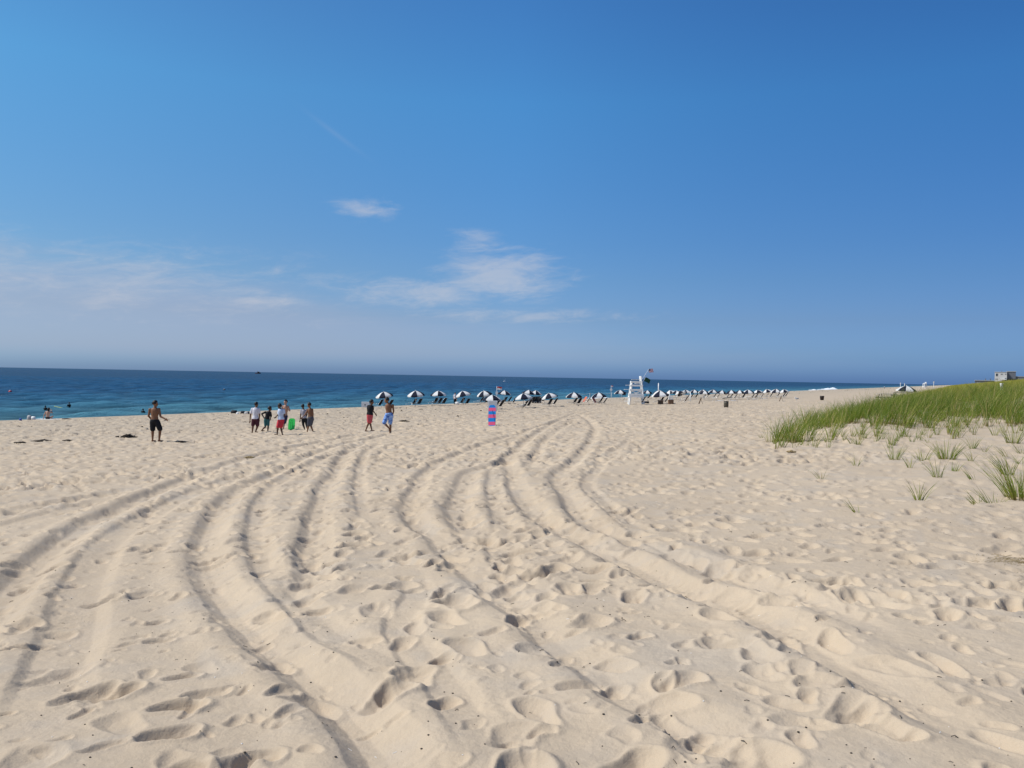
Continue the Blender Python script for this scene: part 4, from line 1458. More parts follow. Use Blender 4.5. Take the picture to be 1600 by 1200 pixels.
# ================================================================== parasols
def panel_mesh(name, material):
    na, nr = 4, 6
    vs, fs = [], []
    def pt(i, k, lift):
        r = 1.18 * i / nr
        u = k / na
        a = (u - 0.5) * math.pi / 4
        sag = 0.045 * math.sin(math.pi * u) * (i / nr) ** 1.3
        z = 0.52 * (1 - (i / nr) ** 1.75) - sag
        rr_ = r * (1 - 0.03 * math.sin(math.pi * u) * (i / nr))
        return (rr_ * math.cos(a), rr_ * math.sin(a), z + lift)
    for lift in (0.0, -0.008):
        for i in range(nr + 1):
            for k in range(na + 1):
                vs.append(pt(i, k, lift))
        for k in range(na + 1):                               # hanging hem
            p = pt(nr, k, lift)
            d = 1 + (-0.004 if lift else 0.004)
            vs.append((p[0] * d, p[1] * d, p[2] - 0.11 - 0.02 * math.sin(math.pi * k / na)))
    n1 = (nr + 2) * (na + 1)
    for L in (0, 1):
        for i in range(nr + 1):
            for k in range(na):
                q = (L * n1 + i * (na + 1) + k, L * n1 + (i + 1) * (na + 1) + k, L * n1 + (i + 1) * (na + 1) + k + 1, L * n1 + i * (na + 1) + k + 1)
                fs.append(q if L == 0 else q[::-1])
    b = (nr + 1) * (na + 1)
    for k in range(na):
        fs.append((b + k, n1 + b + k, n1 + b + k + 1, b + k + 1))
    return mesh_from(name, vs, fs, material, True)


P_NAVY, P_WHITE = panel_mesh('canopy_panel_navy', M['navy']), panel_mesh('canopy_panel_white', M['white'])
rb = MB()
for k in range(8):
    a = (k + 0.5) * math.pi / 4
    pts = [(1.16 * q * math.cos(a), 1.16 * q * math.sin(a), 0.52 * (1 - q ** 1.75) - 0.02) for q in (0.03, .3, .55, .8, 1.0)]
    rb.tube(pts, 0.008, 5)
    rb.tube([(0, 0, 0.06), (0.6 * math.cos(a), 0.6 * math.sin(a), 0.52 * (1 - .52 ** 1.75) - 0.03)], 0.006, 5)
rb.lathe([(0.03, 0.02), (0.03, 0.10), (0.02, 0.12)], 8)
RIBS = rb.mesh('ribs', M['pole_white'])
fin = MB()
fin.lathe([(0.045, 0.50), (0.04, 0.53), (0.015, 0.55), (0.02, 0.60), (0.005, 0.64)], 10)
FIN = fin.mesh('finial', M['pole_white'], True)
POLES = {}


def pole_mesh(h):
    k = round(h, 1)
    if k not in POLES:
        mb = MB()
        mb.tube([(0, 0, -0.25), (0, 0, k)], 0.026, 8)
        POLES[k] = mb.mesh('pole', M['pole_white'], True)
    return POLES[k], k


def parasol(x, y, ztop, rad, rot, tilt, tdir, label):
    zb_ = zground(x, y)
    h = max(1.15, ztop - zb_ - 0.50)
    root = empty('beach_parasol', (x, y, zb_), 0, label, 'parasol', 'navy and white parasols')
    me, k = pole_mesh(h)
    p = link(bpy.data.objects.new('pole', me), root)
    p.scale = (1, 1, h / k)
    can = link(bpy.data.objects.new('canopy', RIBS), root)
    can.location = (0, 0, h - 0.06)
    can.scale = (rad / 1.18,) * 2 + (rad * 0.92,)
    ax = Vector((-math.sin(tdir), math.cos(tdir), 0))
    can.rotation_euler = (Matrix.Rotation(tilt, 3, ax) @ Matrix.Rotation(rot, 3, 'Z')).to_euler()
    for k in range(8):
        o = link(bpy.data.objects.new('canopy_panel', P_NAVY if k % 2 else P_WHITE), can)
        o.rotation_euler = (0, 0, k * math.pi / 4)
    link(bpy.data.objects.new('finial', FIN), can)
    return root


# px, top py, width px, turn (eighths), tilt degrees (towards the left)
UMB = [(600.5, 611, 26, .45, 13), (650, 610, 26, .45, 12), (685, 610, 24, -.25, 4), (724, 610.5, 24, .5, 12), (757, 610, 23, .2, 8), (769, 616, 29, -.1, -4), (788, 609, 20, -.1, -3),
       (818, 614, 28, .55, 5), (826, 608.5, 20, -.2, -4), (837, 609, 15, -.3, -8), (859, 613.8, 25, .4, 10), (897, 613, 25, 0, 1), (936, 613, 23, 0, 2), (969, 609, 18, 0, 0), (1011.5, 609, 15, 0, 0),
       (1030, 609, 18, .4, 3), (1032, 613.5, 27, .05, 3), (1047, 609, 14, .5, 10), (1057, 609.3, 13, .1, 0), (1063, 612, 11, .4, 25), (1072, 608.3, 15, .2, 2), (1085, 608, 13, 0, 0), (1099, 608, 14, 0, 0), (1101, 611, 14, -.1, -3),
       (1114.5, 608, 15, 0, 0), (1128, 609, 14, -.2, -3), (1143, 609, 17, -.2, 0), (1156, 609.5, 12, -.2, 4), (1169, 608.5, 18, .1, 2), (1184, 608.6, 15, .5, 9), (1198.5, 607.3, 12, .45, 5), (1213, 607.3, 17, 0, 0), (1225, 607.8, 10, .45, 6),
       (1416, 603.2, 29, -.02, 0)]
UPOS = []
UMB_BASE = [637.5, 635, 634, 632.5, 631.5, 639.5, 631, 637.5, 630, 629.5, 635, 632.5, 631.5, 625, 624.5, 625.5, 631, 624.5, 624.5, 626, 624.5, 623.5, 623.5, 625.5, 623.5, 624, 624, 624, 623.5, 623, 622, 622, 622, 0]      # where each pole meets the sand, in the photograph


for i, (px, yt, wpx, rot, tl) in enumerate(UMB):
    if i == len(UMB) - 1:
        Y = 102.0
    else:
        Y = ground(px, UMB_BASE[i])[1]
    X, _, Z = at_depth(px, yt, Y)
    rad = min(max(wpx * Y / F_PX / 2 * 1.04, 0.92), 1.22)
    hh = min(max(Z - zground(X, Y), 1.65), 2.3)
    if i == len(UMB) - 1:
        lb = 'lone navy and white parasol beside the dune grass on the right'
    else:
        lb = 'navy and white parasol, %s from the left in the long row' % ORD[i]
    parasol(X, Y, zground(X, Y) + hh, rad, rot * math.pi / 4 * 2 - math.pi / 2 + rng.normal(0, .05), R(-tl) + rng.normal(0, .06), rng.normal(0, .5), lb)
    UPOS.append((X, Y)); 0 and print('umb', i, round(X,1), round(Y,1), round(hh,2), round(Z-zground(X,Y),2), round(wpx*Y/F_PX/2,2), round(float(tcoord(X,Y)),1))

# ================================================================== loungers
def lounger_parts():
    fr = MB()
    for s_ in (-.29, .29):
        fr.tube([(-1.05, s_, .30), (-.1, s_, .30), (.36, s_, .98)], 0.010, 6)
        fr.tube([(-.62, s_, .48), (.12, s_, .52)], 0.009, 6)
        fr.tube([(-.62, s_, .48), (-.62, s_, .30)], 0.009, 6)
    for xx, zz in ((-1.05, .30), (-.1, .30), (.36, .98)):
        fr.tube([(xx, -.29, zz), (xx, .29, zz)], 0.010, 6)
    seat = MB(); seat.box((-.57, 0, .305), (.92, .55, .018))
    n_ = Matrix.Rotation(-math.atan2(.72, .48), 3, 'Y')
    back = MB(); back.box((.135, 0, .645), (.80, .55, .020), n_)
    leg = MB(); leg.tube([(0, 0, -.06), (0, 0, .30)], 0.011, 6)
    return fr.mesh('frame', M['alu'], True), seat, back, leg.mesh('leg', M['alu'], True)


L_FR, _seat, _back, L_LEG = lounger_parts()
L_SEAT = {c: _seat.mesh('seat_' + c, M[c]) for c in ('black', 'brown_wood', 'orange', 'rosecloth', 'white_paint')}
L_BACK = {c: _back.mesh('backrest_' + c, M[c]) for c in ('black', 'brown_wood', 'orange', 'rosecloth', 'white_paint')}


def lounger(x, y, rz, label, col='black', flat=False):
    root = empty('beach_lounger', (x, y, zground(x, y)), rz, label, 'lounger', 'loungers under the parasols')
    link(bpy.data.objects.new('frame', L_FR), root)
    link(bpy.data.objects.new('seat', L_SEAT[col]), root)
    link(bpy.data.objects.new('backrest', L_BACK[col]), root)
    for xx in (-.95, .0):
        for yy in (-.29, .29):
            o = link(bpy.data.objects.new('leg', L_LEG), root)
            o.location = (xx, yy, 0)
    return root


CH = [(594, 0, -.6), (610, 0, -.4), (647, 1, .4), (655.5, 1, -.4), (680.5, 2, .8), (687, 2, .2), (694, 2, -.6), (722.5, 3, .4), (730.5, 3, -.4), (760.5, 4, .6), (766, 4, .2), (776, 5, -.6), (783, 5, -.9), (789, 6, .4), (796, 6, -.3),
      (820.5, 7, -.6), (826.5, 7, -1.1), (829.5, 8, .6), (836, 8, 0), (841, 9, .3), (845.5, 9, -.4), (849.5, 9, -.9), (833, 8, -1.2), (838.5, 9, -1.4), (752, 4, .9), (803, 6, -.8), (859, 10, -.3), (867, 10, -.7), (899, 11, -.3), (905, 11, -.6), (939, 12, -.3), (945, 12, -.6), (1009, 14, .3), (1014, 14, -.3),
      (1034, 16, -.4), (1041, 16, -.8), (1061, 18, 1), (1081, 21, 1), (1088, 21, 0), (1101, 22, 0), (1105.5, 22, -2), (1116.5, 24, .8), (1122, 24, -2), (1136.5, 26, -3), (1142.5, 26, 1),
      (1149, 26, -5), (1153, 26, -6), (1161.5, 27, 1), (1170, 28, -4), (1176, 28, -5), (1181.5, 28, -5), (1187, 29, 0), (1190.5, 29, -3), (1199, 30, 0), (1204.5, 30, -4), (1215.5, 31, -2), (1224.5, 32, -2), (1228, 32, -4), (1075, 20, -.5)]
cnt = {}
for n_, (px, ui, dy) in enumerate(CH):
    X0, Y0 = UPOS[ui]
    Y = Y0 + dy
    d = ray(px, 600)
    X = d[0] / d[1] * Y
    for _ in range(60):
        if tcoord(X, Y) > 1.6:
            break
        Y -= 0.4
        X = d[0] / d[1] * Y
    cnt[ui] = cnt.get(ui, 0) + 1
    col = 'black'
    lab = 'black lounger with raised back, %s from the left under the parasol row'
    CH[n_] = (px, X, Y, col, lab)
CH.sort(key=lambda c: c[0])
TENS = ['', '', 'twenty', 'thirty', 'forty', 'fifty', 'sixty']


def ordinal(i):
    if i < len(ORD):
        return ORD[i]
    k = i + 1
    t, u = divmod(k, 10)
    if u == 0:
        return {50: 'fiftieth', 60: 'sixtieth'}[k]
    return TENS[t] + '-' + ORD[u - 1]


for i, (px, X, Y, col, lab) in enumerate(CH):
    lounger(X, Y, LAND + rng.normal(0, .12), lab % ordinal(i), col)


# a dark cart and towels in the busy cluster
xq, yq = UPOS[9][0] + .1, UPOS[9][1] - 2.2
root = empty('beach_cart', (xq, yq, zground(xq, yq)), LAND, 'big black covered beach cart in the crowded cluster of loungers', 'cart')
b = MB(); b.box((0, 0, .55), (1.1, .7, .7)); b.build('cover', M['black'], root)
b = MB(); b.box((0, 0, .17), (1.15, .75, .06)); b.build('deck', M['alu'], root)
for sx in (-.4, .4):
    for sy in (-.4, .4):
        b = MB(); b.tube([(sx, sy - .04, .13), (sx, sy + .04, .13)], .14, 12); b.build('wheel', M['darkplastic'], root)
b = MB(); b.tube([(.55, -.3, .6), (.85, -.3, 1.0), (.85, .3, 1.0), (.55, .3, .6)], .02, 6); b.build('handle', M['alu'], root, True)
# things round the loungers -------------------------------------------------
def spot(px, py):
    x, y = ground(px, py)
    if tcoord(x, y) < 2.4:                      # keep it on the near side of the berm crest
        d = ray(px, 600)
        k = d[0] / d[1]
        y = (2.4 - CT * 74) / (CT * k - ST)
        x = k * y
    return x, y, zground(x, y)


def person_standing(px, Y, H, skin, top, bottom, face, label, **kw):
    d = ray(px, 600)
    X = d[0] / d[1] * Y
    return person((X, Y, zground(X, Y)), H, dict(head=(0, 0, .93), neck=(0, 0, .85), shL=(-.11, 0, .80), elL=(-.14, .03, .63), wrL=(-.09, -.07, .53), shR=(.11, 0, .80), elR=(.15, .02, .63), wrR=(.13, -.06, .48),
        pel=(0, 0, .52), hipL=(-.05, 0, .5), knL=(-.06, -.02, .28), anL=(-.06, 0, .045), hipR=(.05, 0, .5), knR=(.07, -.02, .28), anR=(.07, .02, .045)), skin, top, bottom, face, label, **kw)


person_standing(711.5, UPOS[3][1] + .5, 1.68, 'skin_fair', 'whiteshirt', 'blackcloth', (0.5, -0.8), 'person in a white shirt and black trousers standing beside a parasol', leg_len=1.9)
xq, yq = UPOS[3][0] - .75, UPOS[3][1] - .6
bg_ = MB()
loft(bg_, [(Vector((0, 0, 0)), Vector((1, 0, 0)), Vector((0, 1, 0)), .20, .12), (Vector((0, 0, .3)), Vector((1, 0, 0)), Vector((0, 1, 0)), .24, .13), (Vector((0, 0, .42)), Vector((1, 0, 0)), Vector((0, 1, 0)), .20, .05)], 12)
o = bg_.build('beach_bag', M['white_paint'], None, True)
o.location = (xq, yq, zground(xq, yq))
tag(o, 'white bag on the sand beside the standing person in white', 'bag')
hd = MB(); hd.tube([(-.12, 0, .40), (-.08, 0, .58), (.08, 0, .58), (.12, 0, .40)], .012, 6); hd.build('handle', M['black'], o, True)


def bag(px, py, w, h, c, label, handle=True, cat='bag', name='beach_bag'):
    x, y, z = spot(px, py)
    mb = MB()
    X_, Y_ = Vector((1, 0, 0)), Vector((0, 1, 0))
    loft(mb, [(Vector((0, 0, -.01)), X_, Y_, w * .44, w * .28), (Vector((0, 0, h * .25)), X_, Y_, w * .5, w * .33), (Vector((0.01, 0, h * .7)), X_, Y_, w * .47, w * .28), (Vector((0.02, 0, h)), X_, Y_, w * .38, w * .10)], 12)
    o = mb.build(name, M[c], None, True)
    o.location = (x, y, z)
    tag(o, label, cat)
    if handle:
        q = MB(); q.tube([(-w * .25, 0, h * .95), (-w * .18, 0, h * 1.35), (w * .18, 0, h * 1.35), (w * .25, 0, h * .95)], .012, 6)
        q.build('handle', M['black'], o, True)
    return o


bag(46, 655, .32, .40, 'greycloth', 'pale grey tote bag with dark handles left of the sitting woman')
bag(52.5, 655.3, .36, .32, 'white_paint', 'white bag slumped between the grey tote and the sitting woman', False)
bag(32.5, 654.8, .20, .22, 'bluecloth', 'small blue bag standing on a dark mat at far left', False)
mt = MB(); mt.box((0, 0, .03), (.62, .4, .05)); o = mt.build('beach_mat', M['darkplastic']); x, y, z = spot(30, 655.8); o.location = (x, y - .1, z); tag(o, 'dark folded mat on the sand at far left by the water', 'mat')
st = MB(); st.tube([(-.35, 0, .04), (0, .02, .06), (.38, 0, .03)], [.03, .04, .02], 7); o = st.build('driftwood', M['dark_wood'], None, True); x, y, z = spot(104, 655.5); o.location = (x, y, z); tag(o, 'short dark driftwood stick right of the sitting woman', 'driftwood')
bag(365.5, 645.5, .62, .30, 'black', 'black duffel bag heaped on the berm left of the boys', False)
bag(371, 646.2, .30, .20, 'white_paint', 'small white bag against the black duffel on the berm', False)
bag(379, 646.2, .42, .30, 'black', 'second black bag on the berm beside a white one', False)
bag(384.5, 646.5, .40, .20, 'greycloth', 'grey white rolled towel bundle between black bags on the berm', False)
bag(388, 646.4, .22, .22, 'black', 'small black bag nearest the boy in the white t-shirt', False)


def marked_box(px, py, wpx, hpx, label, Y=None):
    x, y, z = spot(px, py)
    w, h = wpx * y / F_PX, hpx * y / F_PX
    root = empty('storage_box', (x, y, z), 0.05, label, 'box', 'white boxes with a small dark mark')
    b = MB(); b.box((0, 0, h * .42), (w, w * .6, h * .84)); b.build('body', M['white_paint'], root)
    b = MB(); b.box((0, 0, h * .92), (w * 1.05, w * .64, h * .15)); b.build('lid', M['white_paint'], root)
    b = MB(); b.box((0, -w * .302, h * .50), (w * .14, .012, h * .22)); b.box((0, -w * .302, h * .46), (w * .22, .010, h * .08)); b.build('mark', M['black'], root)
    b = MB(); b.box((0, -w * .302, h * .20), (w * .55, .010, h * .05)); b.build('lettering_strip', M['greycloth'], root)
    return root


marked_box(571.5, 634.6, 11.5, 9, 'white box with a dark mark on the berm behind the boy in black')
marked_box(769.5, 643, 14, 17, 'white box with a dark mark right behind the striped body board')


# warning flag on a post, round sign with flag, rope line
def flag_cloth(w, h, seed, material):
    nu, nv = 14, 8
    vs, fs = [], []
    for L in (0.0, 0.006):
        for i in range(nu + 1):
            for k in range(nv + 1):
                u, v = i / nu, k / nv
                yy = 0.10 * w * math.sin(u * 7 + seed + v * 1.2) * u
                vs.append((u * w, yy + L, (v - 1) * h - 0.18 * h * u * u))
    n1 = (nu + 1) * (nv + 1)
    for L in (0, 1):
        for i in range(nu):
            for k in range(nv):
                q = (L * n1 + i * (nv + 1) + k, L * n1 + (i + 1) * (nv + 1) + k, L * n1 + (i + 1) * (nv + 1) + k + 1, L * n1 + i * (nv + 1) + k + 1)
                fs.append(q if L == 0 else q[::-1])
    return vs, fs


def stripes_mat(name, stars):
    m = bpy.data.materials.new(name)
    m.use_nodes = True
    t = NT(m.node_tree)
    p = t.n('ShaderNodeBsdfPrincipled')
    p.inputs['Roughness'].default_value = 0.8
    at = t.n('ShaderNodeAttribute', attribute_name='uvw')
    u, v, _ = t.xyz(at.outputs['Vector'])
    if stars:
        s_ = t.m('GREATER_THAN', t.m('FRACT', t.m('MULTIPLY', v, 6.5)), 0.5)
        c = t.mixc(s_, (0.62, 0.05, 0.07), (0.80, 0.80, 0.80))
        can = t.m('MULTIPLY', t.m('LESS_THAN', u, 0.4), t.m('GREATER_THAN', v, 0.46))
        du = t.m('SUBTRACT', t.m('FRACT', t.m('MULTIPLY', u, 27.0)), 0.5)
        dv = t.m('SUBTRACT', t.m('FRACT', t.m('MULTIPLY', v, 16.0)), 0.5)
        star = t.m('LESS_THAN', t.m('ADD', t.m('MULTIPLY', du, du), t.m('MULTIPLY', dv, dv)), 0.06)
        cc = t.mixc(star, (0.02, 0.03, 0.12), (0.8, 0.8, 0.8))
        c = t.mixc(can, c, cc)
    else:
        c = t.mixc(t.m('GREATER_THAN', v, 0.5), (0.80, 0.80, 0.78), (0.50, 0.06, 0.05))
    t.put(p.inputs['Base Color'], c)
    o = t.n('ShaderNodeOutputMaterial')
    t.t.links.new(p.outputs[0], o.inputs[0])
    return m


M['usflag'] = stripes_mat('striped_flag_cloth', True)
M['redwhite'] = stripes_mat('red_white_flag_cloth', False)


def flag_obj(w, h, seed, m, parent):
    vs, fs = flag_cloth(w, h, seed, m)
    me = mesh_from('cloth', vs, fs, m, True)
    at = me.attributes.new('uvw', 'FLOAT_VECTOR', 'POINT')
    at.data.foreach_set('vector', np.array([(v[0] / w, (v[2] + 0.18 * h * (v[0] / w) ** 2) / h + 1, 0) for v in vs], np.float32).ravel())
    return link(bpy.data.objects.new('cloth', me), parent)


def at_t(px, t):
    """point on the beach along pixel column px at inland distance t"""
    d = ray(px, 600)
    k = d[0] / d[1]
    Y = (t - CT * 74) / (CT * k - ST)
    return k * Y, Y, zground(k * Y, Y)


x, y, z = at_t(776.5, 2.0)
root = empty('warning_flag', (x, y, z), 0, 'small red and white flag on a white post at the water edge', 'flag')
b = MB(); b.tube([(0, 0, -.2), (0, 0, 2.5)], .03, 7); b.build('post', M['pole_white'], root, True)
b = MB(); b.box((0, -.04, 1.45), (.36, .02, .45)); b.build('sign_panel', M['pole_white'], root)
c = flag_obj(.75, .5, 1.0, M['redwhite'], root); c.location = (.03, 0, 2.48)
x, y, z = at_t(955, 2.0)
root = empty('round_sign', (x, y, z), 0, 'round white sign on a post with a small flag, left of the lifeguard stand', 'sign')
b = MB(); b.tube([(0, 0, -.2), (0, 0, 2.6)], .03, 7); b.build('post', M['pole_white'], root, True)
b = MB()
b.lathe([(.02, -.02), (.26, -.02), (.26, .02), (.02, .02)], 20)
o = b.build('disc', M['pole_white'], root); o.rotation_euler = (math.pi / 2, 0, 0); o.location = (0, -.06, 1.75)
c = flag_obj(.35, .3, 2.0, M['redwhite'], root); c.location = (.03, 0, 2.62)
# rope barrier
RP = [at_t(px, 4.0) for px in (905, 922, 940, 956, 972, 985)]
x0, y0, z0 = RP[0]
root = empty('rope_barrier', (x0, y0, z0), 0, 'rope line strung between thin posts along the berm', 'rope barrier')
tops = []
for (x, y, z) in RP:
    b = MB(); b.tube([(x - x0, y - y0, z - z0 - .2), (x - x0, y - y0, z - z0 + 1.15)], .03, 6); b.build('post', M['pole_white'], root, True)
    tops.append((x - x0, y - y0, z - z0 + 1.1))
pts = []
for a, b_ in zip(tops[:-1], tops[1:]):
    for k in range(6):
        f_ = k / 6
        pts.append((a[0] + (b_[0] - a[0]) * f_, a[1] + (b_[1] - a[1]) * f_, a[2] + (b_[2] - a[2]) * f_ - .18 * math.sin(math.pi * f_)))
pts.append(tops[-1])
b = MB(); b.tube(pts, .02, 5); b.build('rope', M['pole_white'], root, True)
# orange folded chair, dark chair and a faded red lounger between two parasols
Yo = UPOS[11][1] + 3
d = ray(913, 600); lounger(d[0] / d[1] * Yo, Yo, LAND + .9, 'bright orange beach chair left of a dark chair in mid row', 'orange')
d = ray(919, 600); lounger(d[0] / d[1] * (Yo - .6), Yo - .6, LAND + .2, 'black chair immediately right of the orange chair', 'black')
d = ray(930, 600); lounger(d[0] / d[1] * (Yo + .5), Yo + .5, LAND + 2.9, 'faded red chair leaning left beside the orange chair', 'rosecloth')
x, y, z = at_t(923, 9.0)
root = empty('thin_post', (x, y, z), 0, 'thin dark post with a round foot, right of the orange chair', 'post')
b = MB(); b.tube([(0, 0, -.2), (0, 0, 1.3)], .028, 6); b.build('shaft', M['dark_wood'], root, True)
b = MB(); b.lathe([(.14, 0), (.14, .05), (.05, .10)], 10); b.build('foot', M['dark_wood'], root)
# dark board sign left of the stand
x, y, z = at_t(975, 3.0)
root = empty('low_chair_back', (x, y, z), 0, 'dark square signboard on two legs left of the lifeguard stand', 'signboard')
root.name = 'signboard'
b = MB(); b.box((0, 0, .85), (.85, .05, .6)); b.build('panel', M['dark_barrel'], root)
for s_ in (-.35, .35):
    b = MB(); b.box((s_, .03, .3), (.05, .05, .7)); b.build('leg', M['dark_wood'], root)


# ================================================================== lifeguard stand
def lifeguard_stand(x, y, z, rz, label, detail=True, scale=1.0):
    root = empty('lifeguard_stand', (x, y, z), rz, label, 'lifeguard stand', 'white lifeguard stands')
    root.scale = (scale,) * 3
    W = M['white_paint']
    def post(a, b, s=.10):
        d = Vector(b) - Vector(a)
        q = d.to_track_quat('Z', 'Y').to_matrix()
        m = MB(); m.box((Vector(a) + Vector(b)) / 2, (s, s, d.length), q)
        return m
    def cx(k):                       # half width of the tower at height k
        return .95 - .40 * k / 3.3
    for sx in (-1, 1):
        for sy in (-1, 1):
            top = 3.7 if (sx > 0) else 3.05
            post((sx * .95, sy * .85, -.25), (sx * cx(top), sy * .55, top), .15).build('leg', W, root)
    for k in (1.13, 1.38, 1.95, 2.5, 2.95):
        c, dpt = cx(k), .85 - .30 * k / 3.3
        for sy in (-1, 1):
            m = MB(); m.box((0, sy * (dpt + .075), k), (2 * c + .25, .045, .21)); m.build('rail', W, root)
        for sx in (-1, 1):
            m = MB(); m.box((sx * (c + .075), 0, k - .02), (.045, 2 * dpt + .10, .19)); m.build('rail', W, root)
    if detail:
        for sy in (-1, 1):
            for a, b in (((-.78, 1.2), (.70, 1.88)), ((.78, 1.2), (-.70, 1.88))):
                off = .045 if a[0] < 0 else .0
                post((a[0], sy * (.72 + off), a[1]), (b[0], sy * (.66 + off), b[1]), .09).build('brace', W, root)
    for q in range(6):               # seat deck boards
        m = MB(); m.box((0, -.42 + q * .17, 2.44), (1.2, .15, .04)); m.build('deck_board', W, root)
    for q in range(4):               # seat back slats
        m = MB(); m.box((.50, 0, 2.85 + q * .24), (.04, 1.1, .19)); m.build('back_slat', W, root)
    m = MB(); m.box((.15, 0, 2.78), (.62, 1.0, .06)); m.build('seat', W, root)
    for sy in (-1, 1):
        m = MB(); m.box((-.1, sy * .60, 3.25), (1.0, .12, .05)); m.build('armrest', W, root)
    for q, (xx, zz) in enumerate([(-1.32, 1.98), (-1.10, 2.52), (-1.15, .95), (-1.2, .5)]):
        m = MB(); m.box((xx + .05, 0, zz), (.50, .75, .05)); m.build('step', W, root)
    return root


x, y, z = spot(993.5, 632)
lifeguard_stand(x, y, z, -.05, 'tall white wooden lifeguard stand amid the parasols with two flags')
SX, SY, SZ = x, y, z
sc = 0.00565 / 43 * 43
for (nm, dx_, h0, h1, w_, hh_, m_, lb, sd) in [('flag', .62, 3.0, 4.62, .62, .46, 'usflag', 'striped red and white flag with a dark blue corner above the lifeguard stand', .3),
                                               ('flag', .70, 2.6, 3.62, .80, .55, 'green_flag', 'dark green flag flying right of the lifeguard stand', 1.2)]:
    root = empty('flag', (SX + dx_, SY + .45, SZ), 0, lb, 'flag', 'flags on the lifeguard stand')
    tip = (1.0 if m_ == 'usflag' else .55)
    b = MB(); b.tube([(0, 0, h0), (tip, 0, h1)], .02, 6); b.build('pole', M['pole_white'], root, True)
    c = flag_obj(w_, hh_, sd, M[m_], root)
    c.location = (tip - .05, 0, h1 - .02)
    c.rotation_euler = (0, R(-14) if m_ == 'usflag' else R(18), R(10))
# things by the stand
d = ray(1004.5, 600); lounger(d[0] / d[1] * (SY - 1), SY - 1, LAND, 'black lounger tucked against the right side of the lifeguard stand', 'black')
bag(1010, 630.2, .75, .30, 'black', 'long black bag on the sand right of the lifeguard stand', False)
x, y, z = spot(1032, 631.5)
b = MB(); b.box((0, 0, .22), (.60, .5, .44)); o = b.build('equipment_box', M['brown_wood']); o.location = (x, y, z)
tag(o, 'dark red brown box on the sand under the front parasol by the stand', 'box')
m = MB(); m.box((0, 0, .47), (.64, .54, .06)); m.build('lid', M['brown_wood'], o)
x, y, z = spot(1048, 631.5)
root = empty('slatted_crate', (x, y, z), 0, 'brown chest topped with white slats and a white post', 'crate')
b = MB(); b.box((0, 0, .28), (.62, .55, .56)); b.build('chest', M['brown_wood'], root)
for q in range(3):
    b = MB(); b.box((-.02, 0, .64 + q * .17), (.60 - .04 * q, .5, .10)); b.build('slat', M['white_paint'], root)
b = MB(); b.tube([(-.15, 0, .5), (-.15, 0, 1.75)], .05, 8); b.build('post', M['white_paint'], root, True)
x, y, z = at_t(1029, 8.0)
b = MB(); b.tube([(0, 0, -.3), (0, 0, 3.0)], .10, 10); b.ball((0, 0, 3.0), .10); o = b.build('white_post', M['white_paint'], None, True); o.location = (x, y, z)
tag(o, 'tall white post rising above the parasols right of the stand', 'post')
x, y, z = spot(1078.5, 627.8)
b = MB(); b.tube([(0, 0, -.3), (0, 0, 1.35)], .06, 10); b.ball((0, 0, 1.35), .06); o = b.build('white_post', M['white_paint'], None, True); o.location = (x, y, z)
tag(o, 'short white post beside the lone brown lounger', 'post')


x, y, z = spot(1071, 630.6)
lounger(x, y, LAND, 'lone brown lounger in front of the row, left of the short white post', 'brown_wood')
for px, py, lb in [(1092.5, 631.0, 'brown board leaning upright on open sand left of the olive barrel'), (1218, 627.0, 'small brown board leaning upright in front of the last loungers')]:
    x, y, z = spot(px, py)
    root = empty('leaning_board', (x, y, z), LAND, lb, 'board', 'brown boards leaning upright')
    b = MB(); b.box((.1, 0, .38), (.03, .40, .85), Matrix.Rotation(R(20), 3, 'Y')); b.build('panel', M['brown_wood'], root)
    b = MB(); b.tube([(.2, 0, .6), (.48, 0, -.03)], .02, 6); b.build('strut', M['dark_wood'], root)


# low white sun beds seen in front of the row
def sun_bed(px, py, label):
    x, y, z = spot(px, py)
    root = empty('sun_bed', (x, y, z), LAND + 1.2, label, 'sun bed', 'low white sun beds')
    b = MB()
    for s_ in (-.28, .28):
        b.tube([(-.9, s_, 0), (-.9, s_, .28), (.9, s_, .28), (.9, s_, 0)], .018, 6)
    b.build('frame', M['white_paint'], root, True)
    b = MB(); b.box((.15, 0, .29), (1.3, .55, .03)); b.build('bed', M['white_paint'], root)
    b = MB(); b.box((-.72, 0, .48), (.55, .55, .03), Matrix.Rotation(R(40), 3, 'Y')); b.build('headrest', M['white_paint'], root)


for px, py, lb in [(1122, 629.5, 'low white sun bed just left of the olive waste barrel'), (1143, 628.8, 'low white sun bed just right of the olive waste barrel'), (1176, 626.3, 'low white sun bed among black loungers right of the olive barrel'), (1192, 626, 'low white sun bed farthest right among the black loungers')]:
    sun_bed(px, py, lb)


